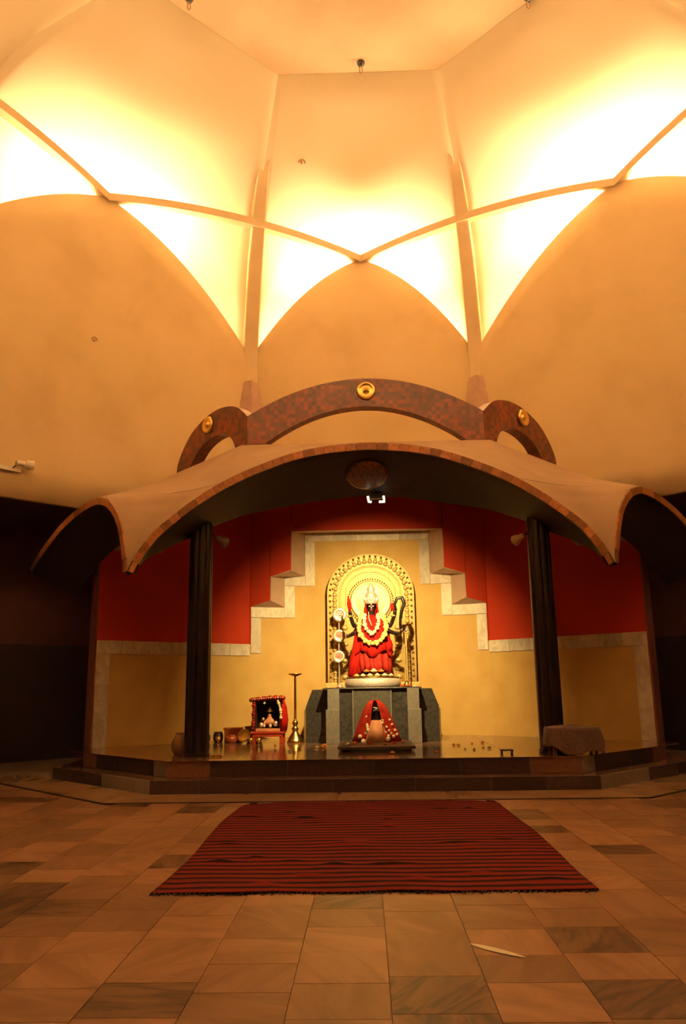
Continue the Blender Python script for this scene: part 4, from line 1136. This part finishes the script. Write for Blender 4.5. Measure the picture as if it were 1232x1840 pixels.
# scattered petals and flowers on the platform
G3 = 'flowers scattered on the platform before the pedestal'
rr = random.Random(21)
for i in range(20):
    x = rr.uniform(-1.5, 1.6); y = rr.uniform(13.2, 15.6)
    if -.62 < x < .78 and y > 13.7: x += 1.35 if x > .05 else -1.3
    mt = rr.choice(['flower_r', 'flower_o', 'flower_y', 'flower_w', 'flower_o'])
    where = '%s of the low slab, %s' % ('left' if x < .05 else 'right', 'near the platform edge' if y < 13.9 else ('midway to the pedestal' if y < 14.8 else 'close to the pedestal'))
    rad_ = rr.uniform(.025, .05)
    flower('loose_flower', (x, y, .44), rad_, M[mt], '%s loose %s flower on the platform %s' % ('tiny' if rad_ < .029 else ('little' if rad_ < .042 else 'small'), nmc[mt], where), 'flower', G3, 60+i)
for i, (x, y, mt) in enumerate([(-.42, 14.1, 'flower_w'), (-.30, 14.3, 'flower_o'), (.38, 14.2, 'flower_r'), (.55, 14.5, 'flower_o'), (.22, 14.0, 'flower_o'), (-.05, 14.15, 'flower_r')]):
    flower('loose_flower', (x, y, .53), .05, M[mt], 'loose %s flower on the low slab, %s' % (nmc[mt], ['leftmost', 'second from the left', 'second from the right', 'rightmost', 'third from the right', 'nearest the middle'][i]), 'flower', 'flowers on the low slab', 100+i)

# ------------------------------------------------------------------ left: red shrine on its stool
sl = empty('red_stool', (-2.03, 16.35, .44)); tag(sl, 'low red painted wooden stool under the little shrine', 'stool')
bm = bmesh.new(); bm_box(bm, (0, 0, .21), (.66, .56, .04), bev=.008); from_bm('top', bm, M['red_wood'], sl)
bm = bmesh.new(); bm_box(bm, (0, -.25, .16), (.56, .03, .06), bev=.004); from_bm('apron', bm, M['red_wood'], sl)
for sx in (-1, 1):
    for sy in (-1, 1):
        bm = bmesh.new(); bm_box(bm, (sx*.27, sy*.22, .095), (.065, .065, .19), bev=.006); from_bm('leg', bm, M['red_wood'], sl)
hs = empty('little_shrine', (-2.03, 16.38, .672)); tag(hs, 'little open red shrine hung with garlands on the red stool', 'shrine')
bm = bmesh.new(); bm_box(bm, (0, .20, .30), (.54, .03, .60), bev=.004); from_bm('back', bm, M['dark_pot'], hs)
for sx in (-1, 1):
    bm = bmesh.new(); bm_box(bm, (sx*.255, 0, .30), (.05, .42, .60), bev=.006); from_bm('side_panel', bm, M['dark_pot'], hs)
bm = bmesh.new(); bm_box(bm, (0, 0, .62), (.60, .48, .05), bev=.01); from_bm('roof', bm, M['cloth_red2'], hs)
bm = bmesh.new(); bm_box(bm, (0, -.02, .025), (.48, .42, .05), bev=.006); from_bm('floor_board', bm, M['skin'], hs)
def bead_row(name, ctrl, n, r, mat, par):
    pts, L_ = arc_resample(smooth_curve([Vector(c) for c in ctrl], 40), n); bm = bmesh.new()
    for i, p in enumerate(pts): bm_ball(bm, p, r*(1+.25*math.sin(i*1.9)), (1, 1, 1), 8)
    return from_bm(name, bm, mat, par, smooth=True)
bead_row('roof_garland', [(-.33, -.26, .60), (-.1, -.27, .63), (.15, -.27, .65), (.33, -.26, .64)], 20, .038, M['cloth_red2'], hs)
bead_row('roof_beads', [(-.30, -.30, .61), (0, -.31, .64), (.30, -.30, .65)], 14, .014, M['sequin'], hs)
bead_row('side_garland', [(-.27, -.25, .55), (-.28, -.25, .3), (-.29, -.25, .06)], 10, .036, M['cloth_red2'], hs)
bead_row('side_garland', [(.20, -.25, .58), (.25, -.25, .42), (.26, -.25, .26)], 8, .028, M['sequin'], hs)
pleat('curtain', [(.07, .15, .01, .29, -.08), (.085, .17, .2, .30, -.08), (.07, .14, .45, .29, -.08), (.03, .06, .6, .28, -.08)], M['cloth_red'], npl=7, amp=.1, parent=hs)
hf = empty('household_deity', (-2.01, 16.34, .725)); tag(hf, 'tiny silver and gold figure seated inside the little shrine', 'figurine')
skin_body('body', [(0, 0, .06), (0, 0, .15), (0, 0, .22), (0, -.01, .28), (-.08, -.04, .12), (-.11, -.09, .08), (.08, -.04, .12), (.11, -.09, .08)], [(0, 1), (1, 2), (2, 3), (1, 4), (4, 5), (1, 6), (6, 7)], [.09, .065, .03, .05, .035, .028, .035, .028], M['skin'], hf)
bm = bmesh.new(); bm_lathe(bm, [(.055, .31), (.06, .33), (.03, .37), (0, .41)], 16); from_bm('crown', bm, M['sequin'], hf, smooth=True)
bm = bmesh.new()
for x, z, r in ((-.16, .07, .045), (-.10, .05, .03), (.13, .09, .055), (-.12, .18, .03), (.02, .05, .035)): bm_ball(bm, (x, -.10, z), r, (1, .8, 1), 8)
from_bm('ornaments', bm, M['silver'], hf, smooth=True)
bm = bmesh.new(); bm_ball(bm, (0, 0, 0), .028, (1, .6, 1), 10); o = from_bm('shrine_bauble', bm, M['sequin'], hs, smooth=True, loc=(-.07, -.24, .545))

# brass oil lamp stand
bl = empty('brass_lamp_stand', (-1.50, 16.28, .44)); tag(bl, 'tall slender brass oil lamp stand with a bell foot', 'lamp stand')
bm = bmesh.new(); bm_lathe(bm, [(.155, 0), (.165, .015), (.15, .05), (.12, .11), (.085, .16), (.06, .20), (.05, .23)], 28); from_bm('foot', bm, M['brass'], bl, smooth=True)
bm = bmesh.new(); bm_lathe(bm, [(.045, .23), (.075, .26), (.05, .30), (.035, .33), (.06, .37), (.05, .41), (.03, .44)], 24); from_bm('knop', bm, M['brass'], bl, smooth=True)
bm = bmesh.new(); bm_lathe(bm, [(.026, .43), (.024, .80), (.022, 1.20), (.030, 1.22), (.02, 1.24), (.02, 1.32)], 16); from_bm('stem', bm, M['brass'], bl, smooth=True)
bm = bmesh.new(); bm_lathe(bm, [(0, 1.285), (.04, 1.285), (.135, 1.325), (.14, 1.34), (.12, 1.335), (.04, 1.30), (0, 1.30)], 24); from_bm('oil_pan', bm, M['oldbrass'], bl, smooth=True)

# vessels and box left of the shrine
bx_ = empty('red_box', (-2.80, 16.78, .44)); tag(bx_, 'rust red lidded box standing by the niche wall left of the shrine', 'box')
bm = bmesh.new(); bm_box(bm, (0, 0, .12), (.34, .28, .24), bev=.01); from_bm('body', bm, M['copper'], bx_)
bm = bmesh.new(); bm_box(bm, (0, 0, .265), (.37, .31, .045), bev=.01); from_bm('lid', bm, M['copper'], bx_)
def pot(name, loc, prof, mat, label, cat, rim=None, parts=True):
    e = empty(name, loc); tag(e, label, cat)
    bm = bmesh.new(); bm_lathe(bm, prof, 24); from_bm('body', bm, mat, e, smooth=True)
    r, z = prof[-1] if prof[-1][0] > 0 else prof[-2]
    bm = bmesh.new(); bm_lathe(bm, [(r*.86, z-.004), (r*1.04, z), (r*1.04, z+.014), (r*.86, z+.016)], 24); from_bm('rim', bm, rim or mat, e, smooth=True)
    return e
pot('brown_tub', (-2.39, 16.88, .44), [(.0, 0), (.14, 0), (.17, .06), (.19, .20), (.195, .29)], M['brown_pot'], 'brown round tub between the red box and the shrine', 'tub')
e = pot('brass_bowl', (-2.60, 16.52, .48), [(0, 0), (.05, .0), (.10, .03), (.13, .08)], M['brass'], 'small bright brass bowl tipped towards the viewer before the brown tub', 'bowl')
e.rotation_euler = (math.radians(62), 0, math.radians(-10)); e.location = (-2.52, 16.48, .545)
pot('copper_pot', (-2.80, 16.44, .44), [(0, 0), (.09, 0), (.13, .05), (.12, .11), (.09, .14)], M['copper'], 'squat red copper pot before the red box', 'pot')
pot('dark_pot', (-3.12, 16.80, .44), [(0, 0), (.08, 0), (.105, .07), (.10, .15), (.08, .19)], M['dark_pot'], 'dark pot beside the left column, nearer the red box', 'pot')
pot('dark_pot', (-3.37, 16.72, .44), [(0, 0), (.08, 0), (.11, .07), (.10, .14), (.08, .18)], M['dark_pot'], 'dark pot half hidden behind the left column', 'pot')
for (x, y, lab) in ((-3.02, 16.25, 'by the dark pots'), (-2.31, 15.75, 'left of two before the red stool'), (-2.15, 15.72, 'right of two before the red stool')):
    e = pot('brass_cup', (x, y, .44), [(0, 0), (.03, 0), (.012, .02), (.014, .05), (.045, .08), (.05, .12)], M['brass'], 'little brass cup on the platform, '+lab, 'cup'); e['group'] = 'little brass cups on the platform'
pot('dark_jar', (-3.20, 13.75, .44), [(0, 0), (.10, 0), (.14, .08), (.15, .20), (.10, .30), (.08, .34)], M['brown_pot'], 'brown jar peeping out left of the left column foot', 'jar')
mg = empty('marigold_string', (-2.50, 13.15, .44)); tag(mg, 'short orange marigold string lying by the left column foot', 'garland')
bm = bmesh.new()
for i in range(7): bm_ball(bm, (-.09+.03*i, .012*math.sin(i*1.7), .02), .021, (1, 1, .9), 8)
from_bm('flowers', bm, M['flower_o'], mg, smooth=True)
bm = bmesh.new(); bm_tube(bm, [(.09, 0, .015), (.15, -.02, .008)], .004, 6); from_bm('thread', bm, M['cord'], mg)
bk = empty('dark_tray', (2.10, 13.1, .44)); tag(bk, 'small dark raised tray on the platform left of the draped stool', 'tray')
bm = bmesh.new(); bm_box(bm, (0, 0, .06), (.20, .16, .02), bev=.004); from_bm('top', bm, M['dark_pot'], bk)
for sx in (-1, 1): bm = bmesh.new(); bm_box(bm, (sx*.08, 0, .025), (.02, .14, .05), bev=.003); from_bm('foot', bm, M['dark_pot'], bk)

# ------------------------------------------------------------------ draped stool on the right
so_e = empty('low_stool', (3.07, 12.83, .44)); tag(so_e, 'low wooden stool hidden under a brown cloth at the right column', 'stool')
bm = bmesh.new(); bm_box(bm, (0, 0, .36), (.72, .38, .04), bev=.008); from_bm('top', bm, M['wood'], so_e)
for sx in (-1, 1):
    for sy in (-1, 1):
        bm = bmesh.new(); bm_box(bm, (sx*.31, sy*.15, .17), (.05, .05, .34), bev=.005); from_bm('leg', bm, M['wood'], so_e)
N1 = 44; verts = []; faces = []; rr = random.Random(5)
for i in range(N1):
    for j in range(N1):
        u = -1+2*i/(N1-1); v = -1+2*j/(N1-1)
        x = u*.64; y = v*.58; hx, hy = .385, .205
        ox = max(0, abs(x)-hx); oy = max(0, abs(y)-hy); drop = math.hypot(ox, oy)
        fold = .025*math.sin(9*u+2.0)*min(1, oy*6) + .025*math.sin(8*v+1.0)*min(1, ox*6)
        px_ = math.copysign(min(abs(x), hx) + .10*min(ox, .5) + fold, x); py_ = math.copysign(min(abs(y), hy) + .10*min(oy, .5) + fold, y)
        hang = drop*(1.0 + .10*math.sin(6*u+2.2)) - .30*max(0, -u-.30)*min(1, oy*5)*(1 if v < 0 else 0)
        z = .392 - min(hang, .385) + .035*math.exp(-((u+.05)**2*7+(v-.2)**2*7)) + .008*math.sin(11*u)*math.sin(9*v)
        verts.append((px_, py_, z+.012))
for i in range(N1-1):
    for j in range(N1-1): faces.append((i*N1+j, i*N1+j+1, (i+1)*N1+j+1, (i+1)*N1+j))
cl = mesh('stool_cloth', verts, faces, M['drape'], smooth=True, loc=(3.07, 12.83, .44)); tag(cl, 'dusty brown cloth draped over the low stool at the right column', 'cloth')
sd = cl.modifiers.new('t', 'SOLIDIFY'); sd.thickness = .012; sd.offset = 1

# ------------------------------------------------------------------ rug
RX0, RX1, RY0, RY1 = -1.74, 1.62, 6.40, 11.22
def rug_mat():
    m = bpy.data.materials.new('striped_rug'); m.use_nodes = True; nt = m.node_tree; N = nt.nodes; Lk = nt.links
    b = N['Principled BSDF']; b.inputs['Roughness'].default_value = .95; b.inputs['Specular IOR Level'].default_value = .1
    tc = N.new('ShaderNodeTexCoord'); nz = N.new('ShaderNodeTexNoise'); nz.inputs['Scale'].default_value = 2.2; nz.inputs['Detail'].default_value = 3
    Lk.new(tc.outputs['Object'], nz.inputs['Vector'])
    sx = N.new('ShaderNodeSeparateXYZ'); uvn = N.new('ShaderNodeUVMap'); Lk.new(uvn.outputs['UV'], sx.inputs[0])
    a = N.new('ShaderNodeMath'); a.operation = 'MULTIPLY_ADD'; Lk.new(nz.outputs['Fac'], a.inputs[0]); a.inputs[1].default_value = .014; Lk.new(sx.outputs['Y'], a.inputs[2])
    ml = N.new('ShaderNodeMath'); ml.operation = 'MULTIPLY'; ml.inputs[1].default_value = 31.0; Lk.new(a.outputs[0], ml.inputs[0])
    fr = N.new('ShaderNodeMath'); fr.operation = 'FRACT'; Lk.new(ml.outputs[0], fr.inputs[0])
    cr = N.new('ShaderNodeValToRGB'); e = cr.color_ramp.elements
    e[0].position = 0; e[0].color = (.011, .004, .005, 1); e[1].position = .36; e[1].color = (.011, .004, .005, 1)
    q = e.new(.42); q.color = (.155, .013, .010, 1); q = e.new(.94); q.color = (.14, .012, .009, 1); q = e.new(1.0); q.color = (.03, .008, .008, 1)
    Lk.new(fr.outputs[0], cr.inputs['Fac']); Lk.new(cr.outputs['Color'], b.inputs['Base Color'])
    bn = N.new('ShaderNodeTexNoise'); bn.inputs['Scale'].default_value = 60; Lk.new(tc.outputs['Object'], bn.inputs['Vector'])
    bp = N.new('ShaderNodeBump'); bp.inputs['Strength'].default_value = .5; bp.inputs['Distance'].default_value = .01
    Lk.new(bn.outputs['Fac'], bp.inputs['Height']); Lk.new(bp.outputs['Normal'], b.inputs['Normal'])
    return m
NXr, NYr = 70, 110; verts = []; faces = []; uv = []
rr = random.Random(9); bumps = [(rr.uniform(-1.6, 1.5), rr.uniform(6.6, 11.0), rr.uniform(.05, .16), rr.uniform(.02, .06), rr.uniform(.008, .022)) for _ in range(34)]
for j in range(NYr):
    v = j/(NYr-1)
    for i in range(NXr):
        u = i/(NXr-1)
        x0 = RX0 + .03*math.sin(7*v) + .10*max(0, (v-.9)/.1)**2; x1 = RX1 - .02*math.sin(8*v+1) - .06*max(0, (v-.9)/.1)**2
        x = x0+(x1-x0)*u; y = RY0+(RY1-RY0)*v
        if v < .04: y += .012*math.sin(26*u)*(1-v/.04)
        if v > .97: y -= .35*(abs(2*u-1)**10)*(v-.97)/.03*.6
        z = .012 + .004*math.sin(5*x+3*y)*math.sin(2.1*y)
        for (bx, by, wx_, wy_, hh) in bumps:
            z += hh*math.exp(-((x-bx)/wx_)**2-((y-by)/wy_)**2)
        e_ = min(u, 1-u); 
        if e_ < .03: y += .05*(1-e_/.03)*math.sin(18*v)*.4
        verts.append((x-(RX0+RX1)/2, y-(RY0+RY1)/2, z)); uv.append((u, v))
for j in range(NYr-1):
    for i in range(NXr-1): faces.append((j*NXr+i, j*NXr+i+1, (j+1)*NXr+i+1, (j+1)*NXr+i))
RM = rug_mat()
rg = empty('striped_rug', ((RX0+RX1)/2, (RY0+RY1)/2, 0)); tag(rg, 'large red and black striped woven rug on the marble floor before the steps', 'rug')
rw = mesh('weave', verts, faces, RM, smooth=True, parent=rg)
ul = rw.data.uv_layers.new(name='UVMap')
for lp in rw.data.loops: ul.data[lp.index].uv = uv[lp.vertex_index]
sd = rw.modifiers.new('t', 'SOLIDIFY'); sd.thickness = .010; sd.offset = -1
for yy, nm in ((RY0, -1), (RY1, 1)):
    bm = bmesh.new()
    for i in range(84):
        x = RX0+.02+(RX1-RX0-.04)*(i+rr.random()*.6)/84 - (RX0+RX1)/2
        if nm > 0 and abs(x) > 1.45: continue
        L_ = rr.uniform(.03, .07); y = yy - (RY0+RY1)/2 - nm*.01
        bm_tube(bm, [(x, y, .010), (x+rr.uniform(-.015, .015), y+nm*L_*.6, .008), (x+rr.uniform(-.03, .03), y+nm*L_, .006)], .004, 4)
    tag(from_bm('fringe', bm, mk('fringe_thread', [(.05, .02, .015), (.09, .04, .03)], 9, .9), rg), kind='stuff')

# ------------------------------------------------------------------ wall light on the left, hooks and wire
a, b, c, t, n, L = facet(7)
def on_left_wall(px, py, off=0.0):
    return at_plane(px, py, a - n*(.06+off), n)
wl = empty('wall_light', on_left_wall(20, 840, .05)); tag(wl, 'white batten with a white swivel spot head on the left hall wall', 'lamp')
o3 = wl.location.copy()
p, q = on_left_wall(-30, 832, .06), on_left_wall(36, 846, .06)
bm = bmesh.new(); d = (q-p).normalized(); sweep_rect(bm, [p-o3, q-o3], n, Vector((0, 0, 1)), .07, .075); from_bm('batten', bm, M['white_metal'], wl)
p, q, r_, w_ = on_left_wall(29, 831, .16), on_left_wall(44, 834, .16), on_left_wall(47, 835, .16), on_left_wall(60, 837, .18)
bm = bmesh.new(); bm_tube(bm, [p-o3, q-o3], [.05, .052], 16); from_bm('lamp_neck', bm, M['white_metal'], wl)
bm = bmesh.new(); bm_tube(bm, [q-o3, r_-o3, w_-o3], [.055, .085, .095], 18); from_bm('lamp_head', bm, M['white_metal'], wl)
bm = bmesh.new(); bm_tube(bm, [on_left_wall(22, 842, .08)-o3, on_left_wall(31, 834, .15)-o3], .012, 8); from_bm('bracket', bm, M['dark_metal'], wl)
def hook(px, py, label, z=CZ, s=1.0):
    p = at_z(px, py, z); e = empty('ceiling_hook', (p.x, p.y, z)); tag(e, label, 'hook', 'hooks in the ceiling')
    bm = bmesh.new(); bm_lathe(bm, [(0, -.09*s), (.055*s, -.09*s), (.085*s, -.04*s), (.085*s, 0)], 16); from_bm('rose', bm, M['dark_metal'], e, smooth=True)
    bm = bmesh.new(); bm_tube(bm, [(0, 0, -.08*s), (-.03*s, 0, -.15*s), (-.03*s, 0, -.25*s), (0, 0, -.29*s), (.03*s, 0, -.25*s), (.02*s, 0, -.15*s)], .012*s, 6); from_bm('loop', bm, M['cord'], e)
hook(648, 112, 'dark ceiling hook with a small loop near the middle of the ceiling edge')
hook(340, -4, 'dark ceiling hook at the upper left edge of the ceiling')
hook(948, -6, 'dark ceiling hook at the upper right edge of the ceiling')

# streak of light on the floor, put in as a thin white strip
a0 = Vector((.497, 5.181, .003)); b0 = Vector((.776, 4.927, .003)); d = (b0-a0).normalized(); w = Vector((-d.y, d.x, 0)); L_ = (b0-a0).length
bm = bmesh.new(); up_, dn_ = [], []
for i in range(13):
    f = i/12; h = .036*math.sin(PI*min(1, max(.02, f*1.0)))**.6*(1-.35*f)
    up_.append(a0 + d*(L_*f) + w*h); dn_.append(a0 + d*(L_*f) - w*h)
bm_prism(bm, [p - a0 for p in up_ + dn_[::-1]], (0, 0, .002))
o = from_bm('light_streak', bm, mk('light_streak_white', [(.88, .84, .76), (.9, .87, .8)], 5, .6), None, loc=a0); tag(o, 'narrow streak of light on the marble floor right of centre, shaped as a white strip', 'painted_light')
# small hook on the vault and a mark on the left wall, set where the sight line meets the surface
bpy.context.view_layer.update()
dg = bpy.context.evaluated_depsgraph_get()
def hit(px, py):
    dd = (fw + (px-616)/FPX*rt + (920-py)/FPX*up).normalized()
    ok, loc, nrm, *_ = SC.ray_cast(dg, CAMP + dd*8.5, dd)
    return loc, nrm
def wall_hook(px, py, label, r, cat='hook'):
    p, nr = hit(px, py)
    if nr.dot(p-CAMP) > 0: nr = -nr
    e = empty('wall_hook', p); tag(e, label, cat)
    bm = bmesh.new(); bm_tube(bm, [(0, 0, 0), nr*.06], r*.35, 10); from_bm('plug', bm, M['cord'], e)
    x = Vector((0, 0, 1)).cross(nr).normalized(); u = nr.cross(x)
    bm = bmesh.new(); bm_tube(bm, [nr*.05 + (x*math.cos(t_) + u*math.sin(t_))*r + u*0 for t_ in [PI*(.05+.16*i) for i in range(7)]], r*.22, 8); from_bm('arc', bm, M['cord'], e)
wall_hook(541, 291, 'small curved hook on the vault above the middle arch', .085)
wall_hook(168, 612, 'small hook stub on the upper left hall wall', .06)
